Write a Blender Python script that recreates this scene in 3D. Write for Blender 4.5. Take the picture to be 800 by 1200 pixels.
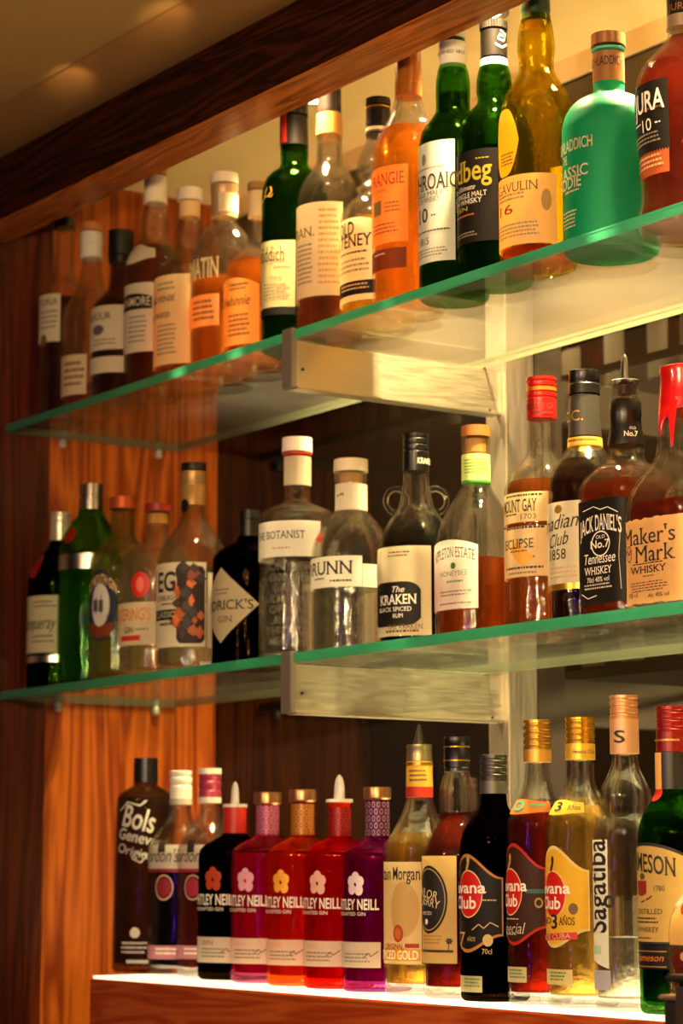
import bpy, bmesh, math, random
from mathutils import Matrix, Vector
random.seed(7)
for o in list(bpy.data.objects):
    bpy.data.objects.remove(o)
S = bpy.context.scene
COL = S.collection
PI = math.pi

# ------------------------------------------------------------------ camera
FPX = 85 / 36 * 1200
PITCH = math.atan(420 / FPX)
YAW = math.atan(1973 / math.hypot(FPX, 420))
CAM = Vector((0, -1.589, .139))
FH = Vector((-math.cos(YAW), math.sin(YAW), 0))
RV = Vector((math.sin(YAW), math.cos(YAW), 0))
FV = FH * math.cos(PITCH) + Vector((0, 0, math.sin(PITCH)))
UV = RV.cross(FV)
cd = bpy.data.cameras.new('camera')
cam = bpy.data.objects.new('camera', cd)
COL.objects.link(cam)
m = Matrix((RV, UV, -FV)).transposed().to_4x4()
m.translation = CAM
cam.matrix_world = m
cd.sensor_fit = 'VERTICAL'
cd.sensor_height = 36
cd.sensor_width = 24
cd.lens = 85
cd.clip_start = .02
cd.dof.use_dof = True
cd.dof.focus_distance = 2.55
cd.dof.aperture_fstop = 7.0
S.camera = cam

# ------------------------------------------------------------------ world, exposure, sampling limits
w = bpy.data.worlds.new('dim_room')
S.world = w
w.use_nodes = True
bg = w.node_tree.nodes['Background']
bg.inputs[0].default_value = (1, .55, .22, 1)
bg.inputs[1].default_value = .035
S.view_settings.view_transform = 'Standard'
S.view_settings.look = 'None'
S.view_settings.gamma = 1
S.view_settings.use_curve_mapping = False
S.view_settings.exposure = .12
cy = S.cycles
cy.max_bounces = 32
cy.transmission_bounces = 28
cy.glossy_bounces = 6
cy.diffuse_bounces = 3
cy.transparent_max_bounces = 64
cy.sample_clamp_indirect = 4
cy.blur_glossy = .3
cy.caustics_reflective = True
cy.caustics_refractive = True
cy.use_denoising = True
cy.denoiser = 'OPENIMAGEDENOISE'
cy.use_adaptive_sampling = False

WARM = (1, .68, .33)
def area(name, loc, target, size, power, color=WARM, sy=None, spread=180):
    l = bpy.data.lights.new(name, 'AREA')
    l.energy = power
    l.color = color
    l.size = size
    l.spread = math.radians(spread)
    if sy:
        l.shape = 'RECTANGLE'
        l.size_y = sy
    o = bpy.data.objects.new(name, l)
    COL.objects.link(o)
    o.location = loc
    o.rotation_euler = (Vector(target) - Vector(loc)).to_track_quat('-Z', 'Y').to_euler()
    return o
# added front fill on the customer side of the shelves, no known lamps
area('front_fill', (-1.35, -1.15, .62), (-2.0, .1, .60), .08, 12)
area('front_fill', (-2.1, -1.3, .60), (-2.4, .1, .5), .08, 3.2)
area('front_fill', (-.7, -1.1, .60), (-1.8, .1, .4), .08, 8)
area('violet_neon_strip', (-1.80, -1.30, .30), (-2.5, .08, .25), .02, 1.6, (.20, .08, 1), .7)
# small pendant bulbs hanging in the room
for x, y, z in ((-.45, -1.45, .95), (-1.0, -1.9, .85), (-1.55, -1.75, .98), (.35, -1.2, .9)):
    l = bpy.data.lights.new('pendant_bulb', 'POINT')
    l.energy = 1.6
    l.color = WARM
    l.shadow_soft_size = .022
    o = bpy.data.objects.new('pendant_bulb', l)
    COL.objects.link(o)
    o.location = (x, y, z)
# added spots without a lamp, making the light patches on the room's ceiling
def gleam(loc, target, power):
    l = bpy.data.lights.new('gleam', 'SPOT')
    l.energy = power
    l.color = WARM
    l.spot_size = math.radians(30)
    l.spot_blend = .9
    l.shadow_soft_size = .01
    o = bpy.data.objects.new('gleam', l)
    COL.objects.link(o)
    o.location = loc
    o.rotation_euler = (Vector(target) - Vector(loc)).to_track_quat('-Z', 'Y').to_euler()

# ------------------------------------------------------------------ projection helpers (pixel of an 800 x 1200 frame -> a place in the room)
def ray(u, v):
    return FV + RV * ((u - 400) / FPX) - UV * ((v - 600) / FPX)
def on_y(u, v, y):
    d = ray(u, v)
    return CAM + d * ((y - CAM.y) / d.y)
def on_z(u, v, z):
    d = ray(u, v)
    return CAM + d * ((z - CAM.z) / d.z)
def on_x(u, v, x):
    d = ray(u, v)
    return CAM + d * ((x - CAM.x) / d.x)
def proj(p):
    d = Vector(p) - CAM
    k = d.dot(FV)
    return 400 + FPX * d.dot(RV) / k, 600 - FPX * d.dot(UV) / k, FPX / k
def z_at(x, y, v):
    """height at which the vertical line through (x, y) crosses image row v"""
    t = (600 - v) / FPX
    dx, dy = x - CAM.x, y - CAM.y
    a = dx * UV.x + dy * UV.y
    b = dx * FV.x + dy * FV.y
    return CAM.z + (t * b - a) / (UV.z - t * FV.z)

# ------------------------------------------------------------------ materials
MATS = {}
def lin(h):
    h = h.lstrip('#')
    c = [int(h[i:i + 2], 16) / 255 for i in (0, 2, 4)]
    return tuple(x / 12.92 if x <= .04045 else ((x + .055) / 1.055) ** 2.4 for x in c) + (1,)
def new_mat(name):
    mt = bpy.data.materials.new(name)
    mt.use_nodes = True
    nt = mt.node_tree
    nt.nodes.clear()
    out = nt.nodes.new('ShaderNodeOutputMaterial')
    return mt, nt, out
def N(nt, kind, **kw):
    n = nt.nodes.new(kind)
    for k, v in kw.items():
        if k.startswith('i_'):
            n.inputs[k[2:].replace('_', ' ')].default_value = v
        else:
            setattr(n, k, v)
    return n
def paint(h, rough=.5, metal=0, bump=0.0, var=.06, scale=60, coat=0):
    key = ('p', h, rough, metal, bump, var, scale, coat)
    if key in MATS:
        return MATS[key]
    mt, nt, out = new_mat('surface_' + h.lstrip('#'))
    b = N(nt, 'ShaderNodeBsdfPrincipled')
    b.inputs['Roughness'].default_value = rough
    b.inputs['Metallic'].default_value = metal
    b.inputs['Coat Weight'].default_value = coat
    c = lin(h)
    tc = N(nt, 'ShaderNodeTexCoord')
    ns = N(nt, 'ShaderNodeTexNoise', i_Scale=scale, i_Detail=4.0)
    nt.links.new(tc.outputs['Object'], ns.inputs['Vector'])
    mx = N(nt, 'ShaderNodeMix', data_type='RGBA')
    mx.inputs['A'].default_value = tuple(x * (1 - var) for x in c[:3]) + (1,)
    mx.inputs['B'].default_value = tuple(min(1, x * (1 + var)) for x in c[:3]) + (1,)
    nt.links.new(ns.outputs['Fac'], mx.inputs['Factor'])
    nt.links.new(mx.outputs['Result'], b.inputs['Base Color'])
    if bump:
        bp = N(nt, 'ShaderNodeBump', i_Strength=bump, i_Distance=.002)
        nt.links.new(ns.outputs['Fac'], bp.inputs['Height'])
        nt.links.new(bp.outputs['Normal'], b.inputs['Normal'])
    nt.links.new(b.outputs[0], out.inputs[0])
    MATS[key] = mt
    return mt
def paper(h, back=.4):
    """label paper: matt, slightly varnished, lets a little light through"""
    key = ('paper', h, back)
    if key in MATS:
        return MATS[key]
    mt, nt, out = new_mat('label_paper_' + h.lstrip('#'))
    c = lin(h)
    tc = N(nt, 'ShaderNodeTexCoord')
    ns = N(nt, 'ShaderNodeTexNoise', i_Scale=140.0, i_Detail=5.0)
    nt.links.new(tc.outputs['Object'], ns.inputs['Vector'])
    mx = N(nt, 'ShaderNodeMix', data_type='RGBA')
    mx.inputs['A'].default_value = tuple(x * .92 for x in c[:3]) + (1,)
    mx.inputs['B'].default_value = tuple(min(1, x * 1.05) for x in c[:3]) + (1,)
    nt.links.new(ns.outputs['Fac'], mx.inputs['Factor'])
    b = N(nt, 'ShaderNodeBsdfPrincipled')
    b.inputs['Roughness'].default_value = .55
    b.inputs['Specular IOR Level'].default_value = .22
    tr = N(nt, 'ShaderNodeBsdfTranslucent')
    ms = N(nt, 'ShaderNodeMixShader', i_Fac=back)
    for d in (b.inputs['Base Color'], tr.inputs['Color']):
        nt.links.new(mx.outputs['Result'], d)
    nt.links.new(b.outputs[0], ms.inputs[1])
    nt.links.new(tr.outputs[0], ms.inputs[2])
    nt.links.new(ms.outputs[0], out.inputs[0])
    MATS[key] = mt
    return mt
def glass(h='#ffffff', edge=None, ior=1.5, speck=.002, through=.68):
    """bottle glass: refracting wall, partly let straight through so that it casts light shadows, with a thin dusty scatter added for a lit look"""
    key = ('g', h, edge, ior, speck, through)
    if key in MATS:
        return MATS[key]
    mt, nt, out = new_mat('glass_' + h.lstrip('#'))
    c = tuple(x ** .5 for x in lin(h)[:3]) + (1,)
    tc = N(nt, 'ShaderNodeTexCoord')
    ns = N(nt, 'ShaderNodeTexNoise', i_Scale=48.0, i_Detail=3.0)
    nt.links.new(tc.outputs['Object'], ns.inputs['Vector'])
    bp = N(nt, 'ShaderNodeBump', i_Strength=.34, i_Distance=.004)
    nt.links.new(ns.outputs['Fac'], bp.inputs['Height'])
    gl = N(nt, 'ShaderNodeBsdfGlass', i_Roughness=.015, i_IOR=ior)
    gl.inputs['Color'].default_value = c
    nt.links.new(bp.outputs['Normal'], gl.inputs['Normal'])
    tb = N(nt, 'ShaderNodeBsdfTransparent')
    tb.inputs['Color'].default_value = c
    ms = N(nt, 'ShaderNodeMixShader', i_Fac=through)
    nt.links.new(gl.outputs[0], ms.inputs[1])
    nt.links.new(tb.outputs[0], ms.inputs[2])
    df = N(nt, 'ShaderNodeBsdfDiffuse')
    tl = N(nt, 'ShaderNodeBsdfTranslucent')
    for q in (df, tl):
        q.inputs['Color'].default_value = lin(h)
    dm = N(nt, 'ShaderNodeMixShader', i_Fac=.5)
    nt.links.new(df.outputs[0], dm.inputs[1])
    nt.links.new(tl.outputs[0], dm.inputs[2])
    n3 = N(nt, 'ShaderNodeTexNoise', i_Scale=90.0, i_Detail=6.0, i_Roughness=.75)
    nt.links.new(tc.outputs['Object'], n3.inputs['Vector'])
    mr = N(nt, 'ShaderNodeMapRange')
    mr.inputs['From Min'].default_value = .35
    mr.inputs['From Max'].default_value = .7
    mr.inputs['To Min'].default_value = speck * .3
    mr.inputs['To Max'].default_value = speck * 1.7
    nt.links.new(n3.outputs['Fac'], mr.inputs['Value'])
    m0 = N(nt, 'ShaderNodeMixShader')
    nt.links.new(mr.outputs[0], m0.inputs[0])
    nt.links.new(ms.outputs[0], m0.inputs[1])
    nt.links.new(dm.outputs[0], m0.inputs[2])
    nt.links.new(m0.outputs[0], out.inputs[0])
    MATS[key] = mt
    return mt
def liquid(h, clear=.6, ior=1.36, glow_mix=.07):
    """spirit: bends what lies behind it and tints it"""
    key = ('l', h, clear, ior, glow_mix)
    if key in MATS:
        return MATS[key]
    mt, nt, out = new_mat('spirit_' + h.lstrip('#'))
    c = lin(h)
    rf = N(nt, 'ShaderNodeBsdfRefraction', i_Roughness=.015, i_IOR=ior)
    rf.inputs['Color'].default_value = tuple(x ** .55 for x in c[:3]) + (1,)
    tb = N(nt, 'ShaderNodeBsdfTransparent')
    tb.inputs['Color'].default_value = tuple(x ** .55 for x in c[:3]) + (1,)
    ms = N(nt, 'ShaderNodeMixShader', i_Fac=clear)
    nt.links.new(rf.outputs[0], ms.inputs[1])
    nt.links.new(tb.outputs[0], ms.inputs[2])
    # scattering share added so the spirit glows when lit; real spirit is clear
    tl = N(nt, 'ShaderNodeBsdfTranslucent')
    df = N(nt, 'ShaderNodeBsdfDiffuse')
    for q in (df, tl):
        q.inputs['Color'].default_value = c
    dm = N(nt, 'ShaderNodeMixShader', i_Fac=.65)
    nt.links.new(df.outputs[0], dm.inputs[1])
    nt.links.new(tl.outputs[0], dm.inputs[2])
    m3 = N(nt, 'ShaderNodeMixShader', i_Fac=glow_mix)
    nt.links.new(ms.outputs[0], m3.inputs[1])
    nt.links.new(dm.outputs[0], m3.inputs[2])
    gl = N(nt, 'ShaderNodeBsdfGlossy', i_Roughness=.03)
    m2 = N(nt, 'ShaderNodeMixShader')
    nt.links.new(schlick(nt, .015, None, .4), m2.inputs[0])
    nt.links.new(m3.outputs[0], m2.inputs[1])
    nt.links.new(gl.outputs[0], m2.inputs[2])
    nt.links.new(m2.outputs[0], out.inputs[0])
    MATS[key] = mt
    return mt
def base_glass(c):
    key = ('b', tuple(round(x, 3) for x in c))
    if key in MATS:
        return MATS[key]
    mt, nt, out = new_mat('moulded_glass')
    gl = N(nt, 'ShaderNodeBsdfGlass', i_Roughness=.02, i_IOR=1.45)
    gl.inputs['Color'].default_value = tuple(c) + (1,)
    tb = N(nt, 'ShaderNodeBsdfTransparent')
    tb.inputs['Color'].default_value = tuple(c) + (1,)
    ms = N(nt, 'ShaderNodeMixShader', i_Fac=.3)
    nt.links.new(gl.outputs[0], ms.inputs[1])
    nt.links.new(tb.outputs[0], ms.inputs[2])
    nt.links.new(ms.outputs[0], out.inputs[0])
    MATS[key] = mt
    return mt
def wood(name, a, b, axis='Z', scale=1.0, rough=.35, gloss=.5):
    mt, nt, out = new_mat(name)
    tc = N(nt, 'ShaderNodeTexCoord')
    mp = N(nt, 'ShaderNodeMapping')
    st = {'X': (.9, 14, 14), 'Y': (14, .9, 14), 'Z': (14, 14, .9)}[axis]
    mp.inputs['Scale'].default_value = tuple(x * scale for x in st)
    nt.links.new(tc.outputs['Object'], mp.inputs['Vector'])
    n1 = N(nt, 'ShaderNodeTexNoise', i_Scale=1.0, i_Detail=3.0, i_Distortion=.8)
    nt.links.new(mp.outputs[0], n1.inputs['Vector'])
    # growth rings: bands of the slow noise
    ml = N(nt, 'ShaderNodeMath', operation='MULTIPLY')
    ml.inputs[1].default_value = 9
    nt.links.new(n1.outputs['Fac'], ml.inputs[0])
    fr = N(nt, 'ShaderNodeMath', operation='PINGPONG')
    fr.inputs[1].default_value = .5
    nt.links.new(ml.outputs[0], fr.inputs[0])
    n2 = N(nt, 'ShaderNodeTexNoise', i_Scale=9.0, i_Detail=6.0, i_Roughness=.7)
    nt.links.new(mp.outputs[0], n2.inputs['Vector'])
    mn = N(nt, 'ShaderNodeMath', operation='MULTIPLY')
    nt.links.new(fr.outputs[0], mn.inputs[0])
    nt.links.new(n2.outputs['Fac'], mn.inputs[1])
    rp = N(nt, 'ShaderNodeValToRGB')
    rp.color_ramp.elements[0].position = .02
    rp.color_ramp.elements[0].color = lin(a)
    rp.color_ramp.elements[1].position = .24
    rp.color_ramp.elements[1].color = lin(b)
    nt.links.new(mn.outputs[0], rp.inputs[0])
    bs = N(nt, 'ShaderNodeBsdfPrincipled')
    bs.inputs['Roughness'].default_value = rough
    bs.inputs['Specular IOR Level'].default_value = gloss
    nt.links.new(rp.outputs[0], bs.inputs['Base Color'])
    bp = N(nt, 'ShaderNodeBump', i_Strength=.15, i_Distance=.002)
    nt.links.new(mn.outputs[0], bp.inputs['Height'])
    nt.links.new(bp.outputs[0], bs.inputs['Normal'])
    nt.links.new(bs.outputs[0], out.inputs[0])
    return mt
def brushed(h, axis=(1, 40, 40), rough=.3):
    mt, nt, out = new_mat('brushed_steel')
    tc = N(nt, 'ShaderNodeTexCoord')
    mp = N(nt, 'ShaderNodeMapping')
    mp.inputs['Scale'].default_value = axis
    nt.links.new(tc.outputs['Object'], mp.inputs['Vector'])
    ns = N(nt, 'ShaderNodeTexNoise', i_Scale=12.0, i_Detail=4.0)
    nt.links.new(mp.outputs[0], ns.inputs['Vector'])
    bs = N(nt, 'ShaderNodeBsdfPrincipled')
    bs.inputs['Base Color'].default_value = lin(h)
    bs.inputs['Metallic'].default_value = 1
    rr = N(nt, 'ShaderNodeMapRange')
    rr.inputs['To Min'].default_value = rough * .7
    rr.inputs['To Max'].default_value = rough * 1.4
    nt.links.new(ns.outputs['Fac'], rr.inputs['Value'])
    nt.links.new(rr.outputs[0], bs.inputs['Roughness'])
    bp = N(nt, 'ShaderNodeBump', i_Strength=.05, i_Distance=.001)
    nt.links.new(ns.outputs['Fac'], bp.inputs['Height'])
    nt.links.new(bp.outputs[0], bs.inputs['Normal'])
    nt.links.new(bs.outputs[0], out.inputs[0])
    return mt

def schlick(nt, f0=.045, normal=None, amount=.955):
    """mirror share of a thin glass wall, the same from both of its sides"""
    lw = N(nt, 'ShaderNodeLayerWeight', i_Blend=.5)
    if normal:
        nt.links.new(normal, lw.inputs['Normal'])
    pw = N(nt, 'ShaderNodeMath', operation='POWER')
    pw.inputs[1].default_value = 5
    nt.links.new(lw.outputs['Facing'], pw.inputs[0])
    ad = N(nt, 'ShaderNodeMath', operation='MULTIPLY_ADD')
    ad.inputs[1].default_value = amount
    ad.inputs[2].default_value = f0
    nt.links.new(pw.outputs[0], ad.inputs[0])
    return ad.outputs[0]

# ------------------------------------------------------------------ object helpers
def link(name, me, mat, parent=None, smooth=None):
    o = bpy.data.objects.new(name, me)
    COL.objects.link(o)
    if mat:
        me.materials.append(mat)
    if smooth is not None:
        for p in me.polygons:
            p.use_smooth = True
        if smooth:
            me.set_sharp_from_angle(angle=math.radians(smooth))
    if parent:
        o.parent = parent
    return o
def mesh(name, vs, fs):
    me = bpy.data.meshes.new(name)
    me.from_pydata([tuple(v) for v in vs], [], fs)
    me.update()
    return me
def box(name, a, b, mat, parent=None, bevel=0.0):
    bm = bmesh.new()
    bmesh.ops.create_cube(bm, size=1)
    for v in bm.verts:
        v.co = Vector([a[i] + (v.co[i] + .5) * (b[i] - a[i]) for i in range(3)])
    if bevel:
        bmesh.ops.bevel(bm, geom=bm.edges[:], offset=bevel, segments=2, affect='EDGES')
    me = bpy.data.meshes.new(name)
    bm.to_mesh(me)
    bm.free()
    return link(name, me, mat, parent, 30 if bevel else None)
def empty(name, loc):
    o = bpy.data.objects.new(name, None)
    COL.objects.link(o)
    o.location = loc
    o.empty_display_size = .02
    return o
def tag(o, label=None, cat=None, group=None, kind=None):
    for k, v in (('label', label), ('category', cat), ('group', group), ('kind', kind)):
        if v:
            o[k] = v
    return o
def structure(o):
    o['kind'] = 'structure'
    return o
def lathe(rows, rho=None, seg=44, close_top=True, close_bot=True):
    """rows: (z, r, k) from top to bottom; rho(theta, k) scales the radius"""
    vs, fs = [], []
    n = len(rows)
    for z, r, k in rows:
        for i in range(seg):
            t = 2 * PI * i / seg
            q = r * (rho(t, k) if rho else 1)
            vs.append((q * math.cos(t), q * math.sin(t), z))
    for j in range(n - 1):
        for i in range(seg):
            a, b = j * seg + i, j * seg + (i + 1) % seg
            fs.append((a, a + seg, b + seg, b))
    if close_top:
        fs.append(tuple(range(seg)))
    if close_bot:
        fs.append(tuple(reversed(range((n - 1) * seg, n * seg))))
    return vs, fs
def pchip(xs, ys, x):
    n = len(xs)
    if x <= xs[0]:
        return ys[0]
    if x >= xs[-1]:
        return ys[-1]
    h = [xs[i + 1] - xs[i] for i in range(n - 1)]
    d = [(ys[i + 1] - ys[i]) / h[i] for i in range(n - 1)]
    def slope(i):
        if i == 0:
            return d[0]
        if i == n - 1:
            return d[-1]
        if d[i - 1] * d[i] <= 0:
            return 0
        w1, w2 = 2 * h[i] + h[i - 1], h[i] + 2 * h[i - 1]
        return (w1 + w2) / (w1 / d[i - 1] + w2 / d[i])
    i = max(j for j in range(n - 1) if xs[j] <= x)
    t = (x - xs[i]) / h[i]
    m0, m1 = slope(i) * h[i], slope(i + 1) * h[i]
    return (2*t**3 - 3*t*t + 1) * ys[i] + (t**3 - 2*t*t + t) * m0 + (-2*t**3 + 3*t*t) * ys[i+1] + (t**3 - t*t) * m1
def interp(xs, ys, x):
    if x <= xs[0]:
        return ys[0]
    if x >= xs[-1]:
        return ys[-1]
    lo, hi = 0, len(xs) - 1
    while hi - lo > 1:
        md = (lo + hi) // 2
        if xs[md] <= x:
            lo = md
        else:
            hi = md
    t = (x - xs[lo]) / (xs[hi] - xs[lo])
    return ys[lo] + t * (ys[hi] - ys[lo])

# ------------------------------------------------------------------ lettering
GLYPH = {}
def flat_text(s, bold=0.0, shear=0.0, serif=False, space=1.0, fine=False):
    """flat outline of a string in text units (cap height = 1), with its triangles and the left edge of each character"""
    key = (s, bold, shear, serif, space, fine)
    if key in GLYPH:
        return GLYPH[key]
    def get(st):
        cu = bpy.data.curves.new('text', 'FONT')
        cu.body = st
        cu.size = 1
        cu.offset = bold
        cu.shear = shear
        cu.space_character = space
        cu.resolution_u = 3
        o = bpy.data.objects.new('text', cu)
        COL.objects.link(o)
        dg = bpy.context.evaluated_depsgraph_get()
        me = bpy.data.meshes.new_from_object(o.evaluated_get(dg))
        bpy.data.objects.remove(o)
        bpy.data.curves.remove(cu)
        vs = [(v.co.x, v.co.y) for v in me.vertices]
        fs = [tuple(p.vertices) for p in me.polygons]
        bpy.data.meshes.remove(me)
        return vs, fs
    if 'cap' not in GLYPH:
        keep = (bold, shear, space)
        bold, shear, space = 0, 0, 1
        GLYPH['cap'] = max(y for x, y in get('H')[0])
        bold, shear, space = keep
    cap = GLYPH['cap']
    vs, fs = get(s)
    vs = [(x / cap, y / cap) for x, y in vs]
    if serif:
        cnt = {}
        for f in fs:
            for i in range(len(f)):
                e = tuple(sorted((f[i], f[(i + 1) % len(f)])))
                cnt[e] = cnt.get(e, 0) + 1
        for (a, b), c in list(cnt.items()):
            (xa, ya), (xb, yb) = vs[a], vs[b]
            if c == 1 and abs(ya - yb) < .004 and .05 < abs(xa - xb) < .3 + 2 * bold:
                low = abs(ya) < .02
                top = ya > .7
                if low or top:
                    e = .07
                    x0, x1 = min(xa, xb) - e, max(xa, xb) + e
                    y0, y1 = (ya, ya + .07) if low else (ya - .07, ya)
                    k = len(vs)
                    vs += [(x0, y0), (x1, y0), (x1, y1), (x0, y1)]
                    fs.append((k, k + 1, k + 2, k + 3))
    if fine:
        bm = bmesh.new()
        bv = [bm.verts.new((x, y, 0)) for x, y in vs]
        for f in fs:
            try:
                bm.faces.new([bv[i] for i in f])
            except ValueError:
                pass
        for _ in range(3):
            bmesh.ops.triangulate(bm, faces=bm.faces[:])
            el = [e for e in bm.edges if e.calc_length() > .22]
            if el:
                bmesh.ops.subdivide_edges(bm, edges=el, cuts=1)
        bmesh.ops.triangulate(bm, faces=bm.faces[:])
        bm.verts.index_update()
        vs = [(v.co.x, v.co.y) for v in bm.verts]
        fs = [tuple(v.index for v in f.verts) for f in bm.faces]
        bm.free()
    x0 = min(x for x, y in vs) if vs else 0
    vs = [(x - x0, y) for x, y in vs]
    GLYPH[key] = (vs, fs, max(x for x, y in vs))
    return GLYPH[key]

# ------------------------------------------------------------------ bottle builder
SHELF = {'top': .792, 'mid': .3965, 'low': 0.0}
BOTTLES = []
# distance behind the shelf's front edge, and a small trim of the girth so that neighbours do not touch
PLACE = [(0.0729, 0.8), (0.0776, 0.848), (0.0802, 0.837), (0.0874, 0.908), (0.0899, 0.934), (0.0879, 0.888), (0.0841, 0.908), (0.0824, 0.937), (0.079, 0.966), (0.0915, 0.959), (0.0718, 0.962), (0.0738, 0.97), (0.0681, 0.963), (0.0596, 0.963), (0.0847, 0.997), (0.0981, 1.0), (0.0682, 0.983), (0.0682, 0.981), (0.0679, 0.989), (0.0668, 0.981), (0.0628, 0.995), (0.0926, 0.993), (0.1032, 1.0), (0.119, 1.0), (0.13, 1.0), (0.1301, 1.0), (0.1553, 1.0), (0.1451, 0.992), (0.1231, 0.999), (0.1038, 1.0), (0.1205, 0.999), (0.125, 1.0), (0.1189, 1.0), (0.103, 0.995), (0.0927, 0.998), (0.0853, 0.976), (0.0799, 0.979), (0.075, 0.977), (0.0744, 0.973), (0.0666, 0.979), (0.0575, 0.937), (0.0599, 0.883), (0.0584, 0.944), (0.0564, 0.86), (0.0559, 0.86), (0.0335, 0.86)]
class Bottle:
    def __init__(s, name, label, group, row, uc, vt, prof, y=None, vb=None, n=2.0, depth=1.0, tri=0.0, seg=44):
        """uc, vt: image place of the closure's top; prof: (v, half width[, k]) of the glass from its lip downwards"""
        s.zb = SHELF[row]
        s.row = row
        shrink = 1.0
        if len(PLACE) > len(BOTTLES):
            y, shrink = PLACE[len(BOTTLES)]
        wide = max(q[1] for q in prof)
        prof = [(q[0], q[1] * (1 - (1 - shrink) * q[1] / wide)) + tuple(q[2:]) for q in prof]
        BOTTLES.append(s)
        s.shrink = shrink
        if y is None:
            ub = uc + (uc - 400) * (vb - vt) / 19000
            p = on_z(ub, vb, s.zb)
            d = Vector((p.x - CAM.x, p.y - CAM.y, 0)).normalized()
            k = proj(p)[2]
            y = (p + d * (prof[-1][1] / k * .9)).y
        p = on_y(uc, vt, y)
        s.x, s.y = p.x, y
        s.root = empty(name, (s.x, s.y, s.zb))
        tag(s.root, label, 'bottle', group)
        s.to = math.atan2(CAM.y - s.y, CAM.x - s.x)
        s.n, s.depth, s.tri, s.seg = n, depth, tri, seg
        s.norm = 1
        # half width seen by the camera must come out as measured
        best = 0
        for i in range(360):
            t = 2 * PI * i / 360
            best = max(best, s.rho0(t) * math.sin(t - s.to))
        s.norm = 1 / best
        s.uc, s.vt = uc, vt
        zs, rs, ks = [], [], []
        for q in prof:
            z = z_at(s.x, s.y, q[0]) - s.zb
            zs.append(z)
            rs.append(s.px(q[1], z))
            ks.append(q[2] if len(q) > 2 else None)
        last = 0.0
        rmax = max(rs)
        for i, k in enumerate(ks):
            if k is None:
                ks[i] = 0 if rs[i] < rmax * .6 else min(1, (rs[i] / rmax - .6) / .35)
        # down to the shelf, with a rounded heel
        rb = rs[-1]
        if zs[-1] > .012:
            zs.append(.010); rs.append(rb); ks.append(ks[-1])
        s.zs, s.rs, s.ks = zs[::-1], rs[::-1], ks[::-1]
        s.rb = rb
        s.body = None
    def px(s, w, z):
        return w / proj((s.x, s.y, s.zb + z))[2]
    def rho0(s, t):
        c, q = abs(math.cos(t)), abs(math.sin(t)) / s.depth
        r = (c ** s.n + q ** s.n) ** (-1 / s.n)
        if s.tri:
            r *= 1 + s.tri * math.cos(3 * (t + PI / 2))
        return r
    def rho(s, t, k):
        return 1 + k * (s.rho0(t) * s.norm - 1)
    def r(s, z):
        return pchip(s.zs, s.rs, z)
    def k(s, z):
        return max(0, min(1, interp(s.zs, s.ks, z)))
    def surf(s, a, z, eps=0.0, rr=None):
        """point of the wall at view angle a (degrees, 0 faces the camera, + to the right)"""
        t = s.to + math.radians(a)
        q = (rr if rr else s.r(z)) * s.rho(t, 0 if rr else s.k(z)) + eps
        return Vector((q * math.cos(t), q * math.sin(t), z))
    def z(s, v, a=None):
        if a is None:
            return z_at(s.x, s.y, v) - s.zb
        z = z_at(s.x, s.y, v) - s.zb
        for _ in range(3):
            p = s.surf(a, z)
            z = z_at(s.x + p.x, s.y + p.y, v) - s.zb
        return z
    def ang(s, u, z, rr=None):
        if not rr:
            ub = proj((s.x, s.y, s.zb + z))[0]
            u = ub + (u - ub) * s.shrink
        def uu(a):
            p = s.surf(a, z, 0, rr)
            return proj((s.x + p.x, s.y + p.y, s.zb + z))[0]
        us = [(uu(a), a) for a in range(-88, 89, 2)]
        # keep the run that climbs from the left rim to the right rim
        i0 = min(range(len(us)), key=lambda i: us[i][0])
        i1 = max(range(len(us)), key=lambda i: us[i][0])
        run = us[i0:i1 + 1]
        if u <= run[0][0]:
            return run[0][1]
        for (ua, aa), (ub, ab) in zip(run, run[1:]):
            if u <= ub:
                return aa + (ab - aa) * (u - ua) / max(1e-6, ub - ua)
        return run[-1][1]
    def glass(s, mat, name='glass_body', foot=True):
        rows = []
        zt = s.zs[-1]
        m_ = 46
        zl = sorted(set([zt * i / m_ for i in range(1, m_ + 1)] + s.zs))
        for z in reversed(zl):
            if z >= .0095:
                rows.append((z, s.r(z), s.k(z)))
        kb = s.k(.01)
        rows += [(.005, s.rb * .995, kb), (.0022, s.rb * .965, kb), (.0003, s.rb * .90, kb), (.0014, s.rb * .8, kb), (.003, s.rb * .4, kb), (.0034, .0004, kb)]
        # the inside of the wall, from the thick moulded bottom back up to the lip
        rows += [(.0115, .0004, kb), (.0108, s.rb * .5, kb), (.0085, s.rb * .8, kb)]
        for z in zl:
            if z >= .0095:
                q = s.r(z)
                rows.append((z + (.003 if z < .013 else 0), q - min(.0028, q * .28), s.k(z)))
        vs, fs = lathe(rows, s.rho, s.seg, False, False)
        n_ = len(rows) * s.seg
        for i in range(s.seg):
            fs.append((n_ - s.seg + i, i, (i + 1) % s.seg, n_ - s.seg + (i + 1) % s.seg))
        s.body = link(name, mesh(name, vs, fs), mat, s.root, 40)
        return s.body
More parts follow.
